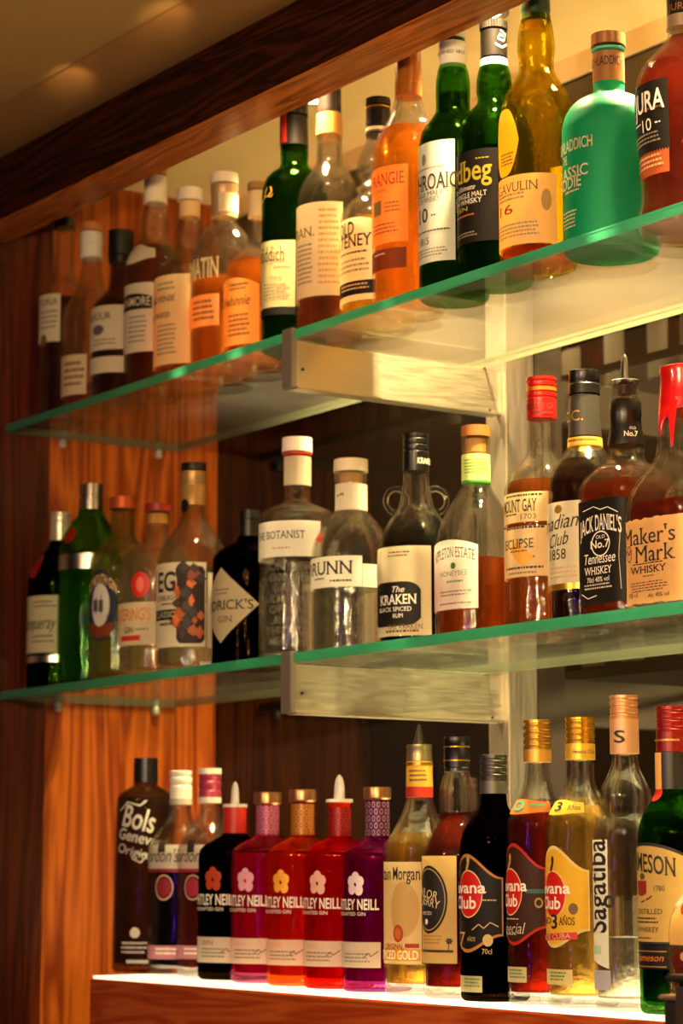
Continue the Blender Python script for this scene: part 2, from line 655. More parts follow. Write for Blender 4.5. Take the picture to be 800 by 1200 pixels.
    def fill(s, v, mat, name='spirit', inset=.0031, back=True):
        zl = s.z(v)
        rows = [(zl, .0005, 0)]
        m_ = 36
        for i in range(m_, -1, -1):
            z = .0128 + (zl - .0128) * i / m_
            rows.append((z, max(.002, s.r(z) - inset), s.k(z)))
        rows += [(.0121, s.rb * .75, s.k(.01)), (.0119, .0004, 1)]
        vs, fs = lathe(rows, s.rho, s.seg)
        if back:
            # the label on the rear of the bottle, seen through glass and spirit
            H = s.zs[-1]
            za, zc, vs2, fs2 = .022, H * .44, [], []
            for i in range(13):
                for j in range(5):
                    vs2.append(s.surf(96 + 64 * i / 12, za + (zc - za) * j / 4, .0006))
            for i in range(12):
                for j in range(4):
                    q = i * 5 + j
                    fs2.append((q, q + 5, q + 6, q + 1))
            link('back_label', mesh('back_label', vs2, fs2), paper('#efe2c4', .35), s.root, 60)
        return link(name, mesh(name, vs, fs), mat, s.root, 40)
    def ring(s, name, pts, mat, parent=None, knurl=0, seg=None, closed=True, u=None):
        """closure, capsule, collar: (v, half width) pairs from top to bottom, straight between them"""
        rows = []
        for v, hw in pts:
            z = s.z(v)
            rr = s.px(hw, z)
            # rim rows are measured on the near side
            p = Vector((math.cos(s.to), math.sin(s.to), 0)) * rr * (1.0 if v == pts[0][0] else .5)
            z = z_at(s.x + p.x, s.y + p.y, v) - s.zb
            rows.append((z, rr, 1))
        sg = seg or (72 if knurl else 40)
        f = (lambda t, k: 1 + (.02 if int(round(t * sg / (2 * PI))) % 2 else -.02)) if knurl else None
        vs, fs = lathe(rows, f, sg, closed, closed)
        return link(name, mesh(name, vs, fs), mat, parent or s.root, 35)
    def screw(s, name, v0, v1, hw, mat, grooves=3, part=.5, knurl=0):
        """threaded metal cap: rolled beads over the upper part, straight skirt below"""
        pts = [(v0, hw * .9), (v0 + (v1 - v0) * .02, hw)]
        e = (v1 - v0) * part
        for i in range(grooves):
            a = v0 + (v1 - v0) * .04 + e * (i + .35) / grooves
            st = e / grooves
            pts += [(a, hw), (a + st * .12, hw * .94), (a + st * .3, hw * .94), (a + st * .42, hw * 1.01), (a + st * .6, hw)]
        pts += [(v1, hw)]
        return s.ring(name, pts, mat)
    def patch(s, name, parent, u0, u1, v0, v1, mat, shape=None, eps=.0006, center=-52, vmid=None, cols=None, rr=None):
        """sheet lying on the wall; u0/u1 pixel or ('a', degrees); u0 None: mirrored about the front of the bottle"""
        zm = s.z((v0 + v1) / 2)
        a1 = u1[1] if isinstance(u1, tuple) else s.ang(u1, zm, rr)
        if u0 is None:
            a0 = 2 * center - a1
        else:
            a0 = u0[1] if isinstance(u0, tuple) else s.ang(u0, zm, rr)
        am = max(a0, -80) * .5 + min(a1, 80) * .5
        z0, z1 = s.z(v0, am), s.z(v1, am)
        nc = cols or max(8, int((a1 - a0) / 4))
        nr = max(4, int((z0 - z1) / .006))
        vs, fs = [], []
        for i in range(nc + 1):
            t = -1 + 2 * i / nc
            top, bot = shape(t) if shape else (1, 0)
            for j in range(nr + 1):
                q = bot + (top - bot) * j / nr
                z = z1 + (z0 - z1) * q
                vs.append(s.surf(a0 + (a1 - a0) * (t + 1) / 2, z, eps, rr))
        for i in range(nc):
            for j in range(nr):
                a = i * (nr + 1) + j
                fs.append((a, a + nr + 1, a + nr + 2, a + 1))
        return link(name, mesh(name, vs, fs), mat, parent or s.root, 60)
    def arc(s, z, rr=None):
        tb = [(a, 0.0) for a in (-170,)]
        al, sl = [-190.0], [0.0]
        p = s.surf(-190, z, 0, rr)
        for a in range(-188, 191, 2):
            q = s.surf(a, z, 0, rr)
            al.append(a)
            sl.append(sl[-1] + (q - p).length)
            p = q
        return al, sl
    def text(s, st, idx, uL, uR, v0, v1, mat, parent=None, eps=.0012, bold=0.0, shear=0.0, serif=False, bow=0, tilt=0, rr=None, name='lettering', space=1.0):
        """string whose character idx starts at pixel uL and whose last one ends at uR; v0 cap line, v1 base line"""
        zm = s.z((v0 + v1) / 2)
        aL, aR = s.ang(uL, zm, rr), s.ang(uR, zm, rr)
        am = (aL + aR) / 2
        z0, z1 = s.z(v0, am), s.z(v1, am)
        if rr:
            p = s.surf(am, zm, 0, rr)
            z0, z1 = z_at(s.x + p.x, s.y + p.y, v0) - s.zb, z_at(s.x + p.x, s.y + p.y, v1) - s.zb
        al, sl = s.arc(zm, rr)
        sL, sR = interp(al, sl, aL), interp(al, sl, aR)
        vs, fs, W = flat_text(st, bold, shear, serif, space, True)
        Wt = flat_text(st[idx:], bold, shear, serif, space)[2]
        kx = (sR - sL) / Wt
        s0 = sR - kx * W
        h = z0 - z1
        pk = (z0 - z1) / max(1, v1 - v0)
        out = []
        for x, y in vs:
            xx = s0 + kx * x
            a = interp(sl, al, xx)
            tn = (x / W) * 2 - 1
            z = z1 + h * y - bow * pk * tn * tn + tilt * pk * tn
            out.append(s.surf(a, z, eps, rr))
        return link(name, mesh(name, out, fs), mat, parent or s.root)
    def vtext(s, st, uL, uR, vbot, vtop, mat, parent=None, eps=.0012, bold=0.0, serif=False, name='lettering'):
        """lettering that runs up the bottle; uL cap line, uR base line"""
        zm = s.z((vbot + vtop) / 2)
        aL, aR = s.ang(uL, zm), s.ang(uR, zm)
        z0, z1 = s.z(vtop, (aL + aR) / 2), s.z(vbot, (aL + aR) / 2)
        vs, fs, W = flat_text(st, bold, 0, serif, 1.0, True)
        out = [s.surf(aR + (aL - aR) * y, z1 + (z0 - z1) * x / W, eps) for x, y in vs]
        return link(name, mesh(name, out, fs), mat, parent or s.root)
    def lines(s, uL, uR, v0, v1, n, mat, parent=None, eps=.001, fill=.45, name='small_print', dash=True, rr=None):
        """rows of print too small to read: short ink dashes"""
        zm = s.z((v0 + v1) / 2)
        aL, aR = s.ang(uL, zm, rr), s.ang(uR, zm, rr)
        am = (aL + aR) / 2
        vs, fs = [], []
        for i in range(n):
            va = v0 + (v1 - v0) * i / n
            za, zc = s.z(va, am), s.z(va + (v1 - v0) / n * fill, am)
            a = aL + random.random() * 3
            end = aR - random.random() * (aR - aL) * .15
            while a < end:
                b = min(end, a + (random.uniform(2.0, 6.0) if dash else 5))
                k = len(vs)
                for aa, zz in ((a, zc), (b, zc), (b, za), (a, za)):
                    vs.append(s.surf(aa, zz, eps, rr))
                fs.append((k, k + 1, k + 2, k + 3))
                a = b + (random.uniform(.8, 1.6) if dash else 0)
        return link(name, mesh(name, vs, fs), mat, parent or s.root)
    def dot(s, name, parent, u, v, hu, hv, mat, eps=.001, n=28, shape=None, hole=0):
        """round or shaped badge centred on a pixel, hu x hv pixels in half extent, laid on the wall"""
        z = s.z(v)
        a = s.ang(u, z)
        z = s.z(v, a)
        al, sl = s.arc(z)
        s0 = interp(al, sl, a)
        hx, hz = s.px(hu, z), s.px(hv, z)
        vs, fs = [], []
        rings = [1, .8, .6, .4, .2] if not hole else [1, (1 + hole) / 2, hole]
        for q in rings:
            for i in range(n):
                t = 2 * PI * i / n
                w_ = shape(t) if shape else 1
                vs.append(s.surf(interp(sl, al, s0 + hx * q * w_ * math.cos(t)), z + hz * q * w_ * math.sin(t), eps))
        for j in range(len(rings) - 1):
            for i in range(n):
                fs.append((j * n + i, j * n + (i + 1) % n, (j + 1) * n + (i + 1) % n, (j + 1) * n + i))
        if not hole:
            fs.append(tuple((len(rings) - 1) * n + i for i in range(n)))
        return link(name, mesh(name, vs, fs), mat, parent or s.root)
    def stroke(s, name, parent, pts, w, mat, eps=.0011):
        """painted line through pixels, w pixels wide"""
        P = []
        for u, v in pts:
            z = s.z(v)
            a = s.ang(u, z)
            P.append((a, s.z(v, a)))
        vs, fs = [], []
        for i in range(len(P) - 1):
            (a, z), (b, y) = P[i], P[i + 1]
            zz = (z + y) / 2
            r_ = s.r(zz)
            da, dz = math.radians(b - a) * r_, y - z
            L = math.hypot(da, dz) or 1
            h = s.px(w, zz) / 2
            nx, nz = -dz / L * h, da / L * h
            na = math.degrees(nx / r_)
            k = len(vs)
            vs += [s.surf(a + na, z + nz, eps), s.surf(a - na, z - nz, eps), s.surf(b - na, y - nz, eps), s.surf(b + na, y + nz, eps)]
            fs.append((k, k + 1, k + 2, k + 3))
        return link(name, mesh(name, vs, fs), mat, parent or s.root)
    def pour(s, v0, v1, hw, mat, lean=0, kind='blade'):
        """pouring spout above the collar"""
        z1, z0 = s.z(v1), s.z(v0)
        n = 9
        rows = []
        vs, fs = [], []
        for j in range(n + 1):
            q = j / n
            z = z1 + (z0 - z1) * q
            r_ = s.px(hw, z1)
            if kind == 'blade':
                k = (1 - .25 * q) if q < .55 else (1 - .25 * q) * max(.05, math.sqrt(max(0, 1 - ((q - .55) / .46) ** 2)))
            else:
                k = 1 - .8 * q ** .9
            for i in range(20):
                t = 2 * PI * i / 20
                vs.append((r_ * k * math.cos(t) + RV.x * lean * q * .01, r_ * k * math.sin(t) * (.75 if kind == 'blade' else 1) + RV.y * lean * q * .01, z))
        for j in range(n):
            for i in range(20):
                fs.append((j * 20 + i, j * 20 + (i + 1) % 20, (j + 1) * 20 + (i + 1) % 20, (j + 1) * 20 + i))
        fs.append(tuple(range(n * 20, n * 20 + 20)))
        fs.append(tuple(reversed(range(20))))
        return link('pourer', mesh('pourer', vs, fs), mat, s.root, 50)

# label outlines: share of the height (top, bottom) across the width, t from -1 to 1
ELL = lambda t: (.5 + .5 * math.sqrt(max(0, 1 - t * t)), .5 - .5 * math.sqrt(max(0, 1 - t * t)))
DIA = lambda t: (1 - .5 * abs(t), .5 * abs(t))
def ARCH(k):
    return lambda t: (1 - k * t * t, 0)
def RND(k):
    return lambda t: (1 - k * abs(t) ** 8, k * abs(t) ** 8)
def WAVE(k):
    return lambda t: (1 - k * (1 - math.cos(PI * t)) / 2, k * .7 * (1 - math.cos(PI * t)) / 2)

# ------------------------------------------------------------------ the setting
XL, YB, ZC = -3.19, .372, 1.185
XR = -.55
wall_wood = wood('oak_veneer_upright', '#7c2e06', '#b65a18', 'Z', 1.0, .4, .35)
beam_wood = wood('stained_oak_beam', '#140502', '#381407', 'X', 1.6, .45, .15)
fascia_wood = wood('stained_oak_fascia', '#a23c14', '#c25c26', 'X', 1.3, .35, .5)
plaster = paint('#e6c48c', .9, 0, .15, .05, 30)
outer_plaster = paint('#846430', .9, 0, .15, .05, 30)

# left end wall: two oak veneer boards side by side
wl = structure(box('wall_left', (XL - .05, .078, -.7), (XL, YB + .02, ZC + .02), wall_wood))
structure(box('trim_1', (XL - .05, -.35, -.7), (XL + .0, .0765, ZC + .02), wood('dark_oak_veneer', '#3a1204', '#5c220a', 'Z', 1.0, .4, .35)))
# smoked glossy back panel behind the shelves
mt = paint('#0d0804', .035, 0, 0, .06, 3)
mt.node_tree.nodes['Principled BSDF'].inputs['Specular IOR Level'].default_value = .5
structure(box('wall_back', (XL, YB, -.7), (XR, YB + .02, .806), mt))
structure(box('trim_11', (XL, YB - .002, .806), (XR, YB + .02, 1.1495), paint('#463720', .5, 0, .1, .06, 20)))
structure(box('trim_12', (XL, YB + .004, 1.1495), (XR, YB + .02, 1.155), paint('#2a2014', .7)))  # dark strip: the shadow line under the cove is put into its colour
structure(box('trim_2', (XL, YB - .004, 1.155), (XR, YB + .02, ZC), plaster))
structure(box('ceiling', (XL - .05, -.062, ZC), (XR, YB + .02, ZC + .02), plaster))
structure(box('wall_right', (XR, -.062, -.7), (XR + .03, YB + .02, ZC + .02), wall_wood))
# ceiling of the room: a narrow soffit board along the beam, then the plaster field
structure(box('trim_3', (-7.0, -.168, 1.168), (3.0, -.062, 1.2), paint('#7c5424', .8, 0, .1, .05, 30)))
structure(box('ceiling_room', (-7.0, -6.0, 1.172), (3.0, -.168, 1.2), outer_plaster))
# oak beam over the shelves
structure(box('trim_4', (-7.0, -.062, 1.074), (XR + .03, 0.0, ZC), beam_wood, bevel=.002))
structure(box('trim_10', (-7.0, -.0615, 1.070), (XR + .03, 0.0, 1.0742), wood('oak_lit_underside', '#6e340e', '#a85e24', 'X', 2.0, .3, .5)))  # underside of the beam, its lit look put into a lighter wood colour
# the rest of the room, which the mirror and the bottles show dimly
structure(box('floor', (-7.0, -6.0, -1.32), (3.0, .4, -1.3), paint('#3a2415', .6)))
structure(box('wall_front', (-7.0, -6.02, -1.3), (3.0, -6.0, 1.2), paint('#2c2a16', .7)))
structure(box('wall_far_left', (-7.02, -6.0, -1.3), (-7.0, -.06, 1.2), paint('#5a2410', .7)))
structure(box('wall_far_right', (3.0, -6.0, -1.3), (3.02, .4, 1.2), paint('#3a2a18', .7)))
for i, (x0, x1, h) in enumerate(((-6.2, -5.4, '#6e2a10'), (-4.9, -4.2, '#203018'), (-3.4, -2.6, '#6e2a10'), (-1.6, -.9, '#54401e'))):
    structure(box('trim_%d' % (5 + i), (x0, -6.0, -1.3), (x1, -5.9, 1.2), paint(h, .7)))

# counter under the lowest row: oak carcass with a lit frosted panel set into its top
ct = empty('counter', (-2.9, 0, 0))
structure(ct)
box('carcass', (0, 0, -.70), (2.35, YB, -.004), fascia_wood, ct, .0015)
mt, nt, out = new_mat('frosted_light_panel')
em = N(nt, 'ShaderNodeEmission', i_Strength=1.3)
em.inputs['Color'].default_value = (1, .80, .52, 1)
bs = N(nt, 'ShaderNodeBsdfPrincipled')
bs.inputs['Base Color'].default_value = (.9, .88, .82, 1)
bs.inputs['Roughness'].default_value = .35
ad = N(nt, 'ShaderNodeAddShader')
nt.links.new(em.outputs[0], ad.inputs[0])
nt.links.new(bs.outputs[0], ad.inputs[1])
nt.links.new(ad.outputs[0], out.inputs[0])
box('light_panel', (.004, .003, -.006), (2.34, YB, 0), mt, ct)

# glass shelves
mt, nt, out = new_mat('shelf_glass')
tb = N(nt, 'ShaderNodeBsdfTransparent')
tb.inputs['Color'].default_value = (.93, .985, .95, 1)
gl = N(nt, 'ShaderNodeBsdfGlossy', i_Roughness=.02)
ms = N(nt, 'ShaderNodeMixShader')
nt.links.new(schlick(nt, .03, None, .4), ms.inputs[0])
nt.links.new(tb.outputs[0], ms.inputs[1])
nt.links.new(gl.outputs[0], ms.inputs[2])
df = N(nt, 'ShaderNodeBsdfDiffuse')
df.inputs['Color'].default_value = (.8, .8, .76, 1)
tl = N(nt, 'ShaderNodeBsdfTranslucent')
tl.inputs['Color'].default_value = (.8, .8, .76, 1)
dm = N(nt, 'ShaderNodeMixShader', i_Fac=.6)
nt.links.new(df.outputs[0], dm.inputs[1])
nt.links.new(tl.outputs[0], dm.inputs[2])
tc = N(nt, 'ShaderNodeTexCoord')
n1 = N(nt, 'ShaderNodeTexNoise', i_Scale=900.0, i_Detail=2.0)
n2 = N(nt, 'ShaderNodeTexNoise', i_Scale=9.0, i_Detail=4.0)
nt.links.new(tc.outputs['Object'], n1.inputs['Vector'])
nt.links.new(tc.outputs['Object'], n2.inputs['Vector'])
mr = N(nt, 'ShaderNodeMapRange')
mr.inputs['From Min'].default_value = .45
mr.inputs['From Max'].default_value = .8
mr.inputs['To Min'].default_value = .004
mr.inputs['To Max'].default_value = .07
nt.links.new(n1.outputs['Fac'], mr.inputs['Value'])
mu = N(nt, 'ShaderNodeMath', operation='MULTIPLY')
nt.links.new(mr.outputs[0], mu.inputs[0])
nt.links.new(n2.outputs['Fac'], mu.inputs[1])
m2 = N(nt, 'ShaderNodeMixShader')
nt.links.new(mu.outputs[0], m2.inputs[0])
nt.links.new(ms.outputs[0], m2.inputs[1])
nt.links.new(dm.outputs[0], m2.inputs[2])
nt.links.new(m2.outputs[0], out.inputs[0])
shelf_glass = mt
mt, nt, out = new_mat('shelf_glass_edge')
df = N(nt, 'ShaderNodeBsdfDiffuse')
df.inputs['Color'].default_value = lin('#37866a')
tl = N(nt, 'ShaderNodeBsdfTranslucent')
tl.inputs['Color'].default_value = lin('#37906f')
gl = N(nt, 'ShaderNodeBsdfGlossy', i_Roughness=.12)
a1 = N(nt, 'ShaderNodeMixShader', i_Fac=.5)
a2 = N(nt, 'ShaderNodeMixShader')
nt.links.new(df.outputs[0], a1.inputs[1])
nt.links.new(tl.outputs[0], a1.inputs[2])
nt.links.new(schlick(nt, .04), a2.inputs[0])
nt.links.new(a1.outputs[0], a2.inputs[1])
nt.links.new(gl.outputs[0], a2.inputs[2])
nt.links.new(a2.outputs[0], out.inputs[0])
edge_mat = mt
for nm, z in (('top', .780), ('mid', .3845)):
    o = box('glass_shelf', (XL + .006, 0, z), (XR - .02, .297, z + .012), shelf_glass, None, .0012)
    o.data.materials.append(edge_mat)
    o.data.materials.append(paint('#5a5c46', .4))
    for p in o.data.polygons:
        if abs(p.normal.z) < .9:
            p.material_index = 2 if p.normal.y > .5 or p.normal.x < -.5 else 1
    tag(o, 'long clear glass shelf with green edge, %s' % ('upper one, carrying the whiskies' if nm == 'top' else 'lower one, carrying gin, rum and bourbon'), 'shelf', 'glass shelves')
# steel upright and shelf brackets
steel = brushed('#d8ccb4', (40, 2, 40), .42)
dark_steel = paint('#83776a', .42, .35, .05, .1, 80)
post = box('steel_upright', (-2.447, .325, -.0), (-2.405, YB, 1.155), brushed('#d8cdbb', (40, 40, 1.5), .4), bevel=.001)
tag(post, 'brushed steel upright strip on the back wall carrying both brackets', 'post')
for z, lab in ((.780, 'steel shelf bracket under the upper glass shelf'), (.3845, 'steel shelf bracket under the lower glass shelf')):
    br = tag(empty('shelf_bracket', (-2.42, 0, z)), lab, 'bracket', 'shelf brackets')
    box('arm', (-.006, 0.004, -.058), (.006, .325, -.001), steel, br, .0008)
    box('front_plate', (-.010, -.004, -.060), (.012, .004, .014), dark_steel, br, .001)
    box('lower_flange', (-.008, .004, -.061), (.014, .318, -.058), steel, br, .0006)
    bm = bmesh.new()
    bmesh.ops.create_uvsphere(bm, u_segments=12, v_segments=8, radius=.0022)
    me = bpy.data.meshes.new('screw')
    bm.to_mesh(me); bm.free()
    sc_ = link('screw', me, paint('#3a3430', .4, 1), br, 60)
    sc_.location = (.0065, .016, -.035)
    b2 = link('screw', me, None, br)
    b2.location = (.0065, .305, -.054)
# shelf pins in the end wall
for z, s_ in ((.780, 'upper'), (.3845, 'lower')):
    for y, t_ in ((.095, 'front'), (.262, 'rear')):
        vs, fs = lathe([(0, .004, 1), (-.003, .0065, 1), (-.011, .0065, 1), (-.0135, .003, 1)], None, 16)
        o = link('shelf_pin', mesh('shelf_pin', vs, fs), paint('#d8d0c0', .25, .6), None, 40)
        o.location = (XL + .0068, y, z - .0002)
        tag(o, 'small %s pin in the left wall under the %s glass shelf' % (t_, s_), 'shelf pin', 'shelf pins')
# recessed downlights over the shelves
def downlight(x, y, power, lab, vis=True):
    r_ = tag(empty('recessed_downlight', (x, y, ZC)), lab, 'light', 'ceiling downlights')
    vs, fs = lathe([(0, .034, 1), (-.004, .034, 1), (-.005, .031, 1), (-.003, .026, 1)], None, 32)
    link('trim_ring', mesh('trim_ring', vs, fs), paint('#d8d2c4', .3, .8), r_, 40)
    e_, nt_, o_ = new_mat('lamp_lens')
    em_ = N(nt_, 'ShaderNodeEmission', i_Strength=14.0)
    em_.inputs['Color'].default_value = (1, .78, .45, 1)
    nt_.links.new(em_.outputs[0], o_.inputs[0])
    vs, fs = lathe([(-.0031, .024, 1), (-.0052, .020, 1)], None, 24)
    link('lens', mesh('lens', vs, fs), e_, r_, 40)
    l = bpy.data.lights.new('downlight_beam', 'SPOT')
    l.spot_size = math.radians(92)
    l.spot_blend = 1
    l.energy = power
    l.color = (1, .69, .33)
    l.shadow_soft_size = .022
    o = bpy.data.objects.new('downlight_beam', l)
    COL.objects.link(o)
    o.parent = r_
    o.location = (0, 0, -.012)
LAMPS = ((-2.45, .035, 44, 'added ceiling downlight close behind the beam, left one'), (-2.05, .035, 64, 'added ceiling downlight close behind the beam, middle one'), (-1.65, .035, 64, 'added ceiling downlight close behind the beam, right one'),  # front row added for glints and label light, no known fixtures
         (-2.64, .186, 176, 'recessed ceiling downlight whose glow shows beside the dark capped bottle'),
         (-2.25, .17, 240, 'recessed ceiling downlight over the orange and green whisky bottles'), (-1.90, .17, 240, 'recessed ceiling downlight over the turquoise bottle'), (-1.5, .17, 192, 'recessed ceiling downlight beyond the right edge of the row'))
for a in LAMPS:
    downlight(*a)

for u, v in ((196, 18), (84, 91)):
    q = on_z(u, v, 1.17)
    gleam((q.x + .12, q.y - .05, 1.10), q, 1.5)

# ------------------------------------------------------------------ inks, papers, metals
INK = paint('#1d1712', .6)
BROWNINK = paint('#6a4a2a', .6)
GREYINK = paint('#8a7c68', .7)
REDINK = paint('#a02015', .55)
GOLDINK = paint('#d2a24a', .35, .6)
WHITEINK = paint('#f2ead8', .5)
CREAM = paper('#ecdfbd')
WHITE = paper('#f4efe4')
YELLOW = paper('#f0c85e')
TAN = paper('#dcae6c')
BLACKP = paper('#17130f', .0)
BLACK = paint('#120f0c', .32)
SILVER = paint('#cfc9bd', .25, 1)
GOLD = paint('#d9a13c', .28, .85)
COPPER = paint('#c08a5c', .3, .8)
WOODCAP = paint('#c79a62', .6, 0, .2, .12, 90)
PALECAP = paint('#e8d8b8', .6, 0, .2, .06, 90)
WHITECAP = paint('#f0e6d2', .4)
CLEAR = glass('#fbfaf4', '#b9b29a')
GREEN = glass('#62a83a', '#0c3d10')
DGREEN = glass('#34661f', '#06200a')
AMBERG = glass('#ecd850', '#8a6a10')
DARKG = glass('#241409', '#0a0502')
MIDG = glass('#6a5a50', '#1c1614')
WHISKY = liquid('#e8902c')
PALE = liquid('#f2c560')
DARKW = liquid('#8a3208')
RUBY = liquid('#7c1406')
WATER = liquid('#f6f4ee', .4, 1.33, .02)

TOPG, MIDGR, LOWG = 'bottles on the upper glass shelf', 'bottles on the lower glass shelf', 'bottles on the lit counter'
YA, YM = .088, .13

# ================================================================== upper shelf
def A(label, uc, vt, prof, **k):
    k.setdefault('y', YA)
    return Bottle('whisky_bottle', label, TOPG, 'top', uc, vt, prof, **k)

b = A('dim bottle at far left end of upper shelf with dark cap and cream label', 75.6, 254, [(267, 11), (290, 12), (314, 13), (326, 17), (336, 29), (345, 33.5), (356, 34)])
b.glass(CLEAR); b.fill(352, RUBY)
b.ring('cap', [(253, 11.5), (267, 12)], BLACK)
l = b.patch('label', None, None, 70, 345, 401, CREAM)
b.text('VICTORIA', 3, 41, 67, 351, 358, INK, l, serif=True); b.lines(42, 66, 364, 388, 4, GREYINK, l); b.dot('seal', l, 46, 399, 5, 7, BROWNINK)

b = A('clear bottle with tan cap and pale sleeve, second from left on upper shelf', 107.5, 259, [(301, 12.5), (315, 13.5), (335, 17), (350, 26), (362, 34), (372, 37), (385, 38)])
b.glass(CLEAR); b.fill(455, liquid('#d88a4a'))
b.ring('cap', [(259, 12.6), (270, 13)], paint('#b8763a', .5))
b.ring('capsule', [(270, 13), (285, 13.4), (286, 12.6), (302, 13)], paint('#d8d0bc', .4))
l = b.patch('label', None, None, 101, 416, 463, paper('#e6cfa4')); b.lines(70, 98, 424, 456, 4, BROWNINK, l)

b = A('dark red bottle with black cap and two cream bands, third from left on upper shelf', 142, 268, [(304, 13), (325, 13.5), (338, 16), (348, 25), (358, 36), (368, 40), (380, 41)])
b.glass(CLEAR); b.fill(309, liquid('#5a0c04'))
b.ring('cap', [(268, 15), (298, 15.4)], BLACK); b.ring('capsule', [(298, 14.2), (308, 14)], BLACK)
l = b.patch('label', None, None, 146, 358, 410, CREAM)
b.text('EDRADOUR', 4, 103, 128, 367, 375, INK, l); b.dot('emblem', l, 110, 387, 9, 6, paint('#5c4a5c', .6)); b.lines(104, 140, 397, 406, 2, GREYINK, l)
b.patch('band', None, None, 146, 418, 437, CREAM)

b = A('bottle with cream capsule and black arched band on its label, fourth from left', 182.5, 197, [(236, 12.5), (248, 16), (262, 17.6), (276, 18), (288, 22), (298, 30), (310, 36), (325, 38)])
b.glass(CLEAR); b.fill(292, liquid('#9a4a10'))
b.ring('cap', [(195, 12.5), (204, 13)], paint('#c07a2c', .5)); b.ring('capsule', [(204, 13), (220, 13.6), (237, 13.8)], paper('#efe2bf', .0))
b.patch('neck_label', None, None, 182, 286, 308, CREAM, WAVE(.3), center=-52)
l = b.patch('label', None, None, 180, 332, 413, CREAM)
k = b.patch('name_band', l, None, 178, 344, 363, BLACKP, ARCH(.25), eps=.0009)
b.text('CRAGGANMORE', 6, 146, 176, 348, 358, CREAM, k, bold=.01, bow=1, eps=.0014); b.lines(148, 174, 370, 404, 6, GREYINK, l)

b = A('bulb necked bottle with pale stopper and large cream yellow label, fifth from left', 222.5, 218, [(234, 12), (252, 12), (262, 15), (274, 17.5), (284, 17), (294, 18), (303, 26), (312, 35), (322, 41), (334, 43)])
b.glass(CLEAR); b.fill(336, WHISKY)
b.ring('stopper', [(218, 14.6), (234, 15)], PALECAP); b.ring('collar', [(234, 12.5), (254, 12.4)], paper('#e0b878', 0))
l = b.patch('label', None, None, 224, 322, 427, paper('#f0d898'))
b.text('BALVENIE', 2, 181, 204, 347, 354, INK, l, serif=True); b.text('DOUBLEWOOD', 6, 181, 198, 367, 373, INK, l, bold=.01)
b.lines(182, 204, 331, 343, 2, GREYINK, l); b.lines(182, 206, 380, 418, 7, GREYINK, l)

b = A('broad bottle with gold lettering on clear shoulder and pale stopper, sixth from left', 263, 200, [(254, 14.5), (262, 16), (270, 24), (280, 33), (291, 39), (302, 43), (315, 44)])
b.glass(CLEAR); b.fill(330, liquid('#e08a24'))
b.ring('stopper', [(200, 16), (214, 16.4)], PALECAP); b.ring('capsule', [(214, 15.4), (217, 16.4), (224, 16.2), (226, 15.4), (254, 15.6)], paint('#b9996a', .4, .4))
b.patch('capsule_label', None, 256, 279, 226, 248, CREAM, rr=b.px(15.7, .25))
b.text('TOMATIN', 2, 220, 256, 303, 326, paint('#e8cf8e', .4), None, bold=.015, serif=True)
l = b.patch('label', None, None, 256, 346, 383, paper('#e9b46a', .5)); b.lines(222, 252, 352, 378, 4, BROWNINK, l)

b = A('amber bottle with honey coloured arched label, standing left of green triangular bottle', 302.5, 212, [(254, 11.5), (275, 12), (286, 14), (295, 22), (304, 33), (314, 41), (326, 43.5)])
b.glass(CLEAR); b.fill(309, WHISKY)
b.ring('cap', [(212, 12.5), (222, 13)], paint('#a8763c', .5)); b.ring('capsule', [(222, 11.8), (254, 12)], paper('#e6c58c', 0))
l = b.patch('label', None, None, 304, 325, 404, paper('#ecb85c'), ARCH(.12))
b.text('Dalwhinnie', 3, 263, 292, 346, 358, INK, l, shear=.3); b.lines(264, 292, 368, 396, 5, BROWNINK, l); b.lines(266, 290, 332, 342, 2, BROWNINK, l)

b = A('dark green three sided bottle with black cap and yellow white label', 345, 116, [(170, 16), (180, 17), (192, 16.5), (198, 19), (205, 29), (213, 36), (224, 40), (236, 41.5)], tri=.10)
b.glass(GREEN); b.fill(205, liquid('#56641a'))
b.ring('cap', [(116, 15.6), (134, 16.2)], BLACK); b.ring('capsule', [(134, 15.4), (170, 16.6)], paint('#1c1612', .4))
b.patch('seal_strip', None, 327, 336, 134, 168, paint('#a8241a', .5), rr=b.px(16.6, .24))
l = b.patch('label', None, None, 346, 282, 360, paper('#f3e3a0', .4))
b.patch('foot_band', None, None, 346, 361, 369, BLACKP)
b.text('Glenfiddich', 5, 307, 333, 289, 306, INK, l, serif=True); b.text('TWELVE', 0, 313, 330, 324, 327, BROWNINK, l); b.lines(307, 340, 332, 352, 5, GREYINK, l); b.lines(318, 340, 311, 315, 1, GREYINK, l)
b.stroke('emblem', None, [(306, 238), (309, 231), (313, 230), (318, 224), (317, 219)], 1.6, GOLDINK); b.stroke('emblem', None, [(309, 231), (311, 224), (313, 220)], 1.2, GOLDINK); b.stroke('emblem', None, [(313, 230), (316, 231), (319, 227)], 1.2, GOLDINK)

b = A('clear shouldered bottle with dark cap, orange neck strip and tall cream label', 386, 98, [(131, 14.5), (150, 15), (186, 15.2), (194, 17), (203, 24), (213, 31), (226, 37), (240, 39.5)])
b.glass(CLEAR); b.fill(300, liquid('#b45a18'))
b.ring('cap', [(98, 13.7), (131, 13.9)], paint('#2a1d16', .4))
b.ring('neck_band', [(130, 15), (157, 15.8)], paper('#d89a48', 0)); b.ring('cork', [(150, 11), (166, 11)], WOODCAP)
l = b.patch('label', None, None, 402, 237, 347, paper('#efd9a8', .35))
b.text('OBAN.', 1, 347, 368, 268, 279, BROWNINK, l, serif=True); b.lines(348, 366, 287, 336, 9, GREYINK, l); b.lines(372, 398, 244, 336, 13, paint('#c99a50', .7), l)

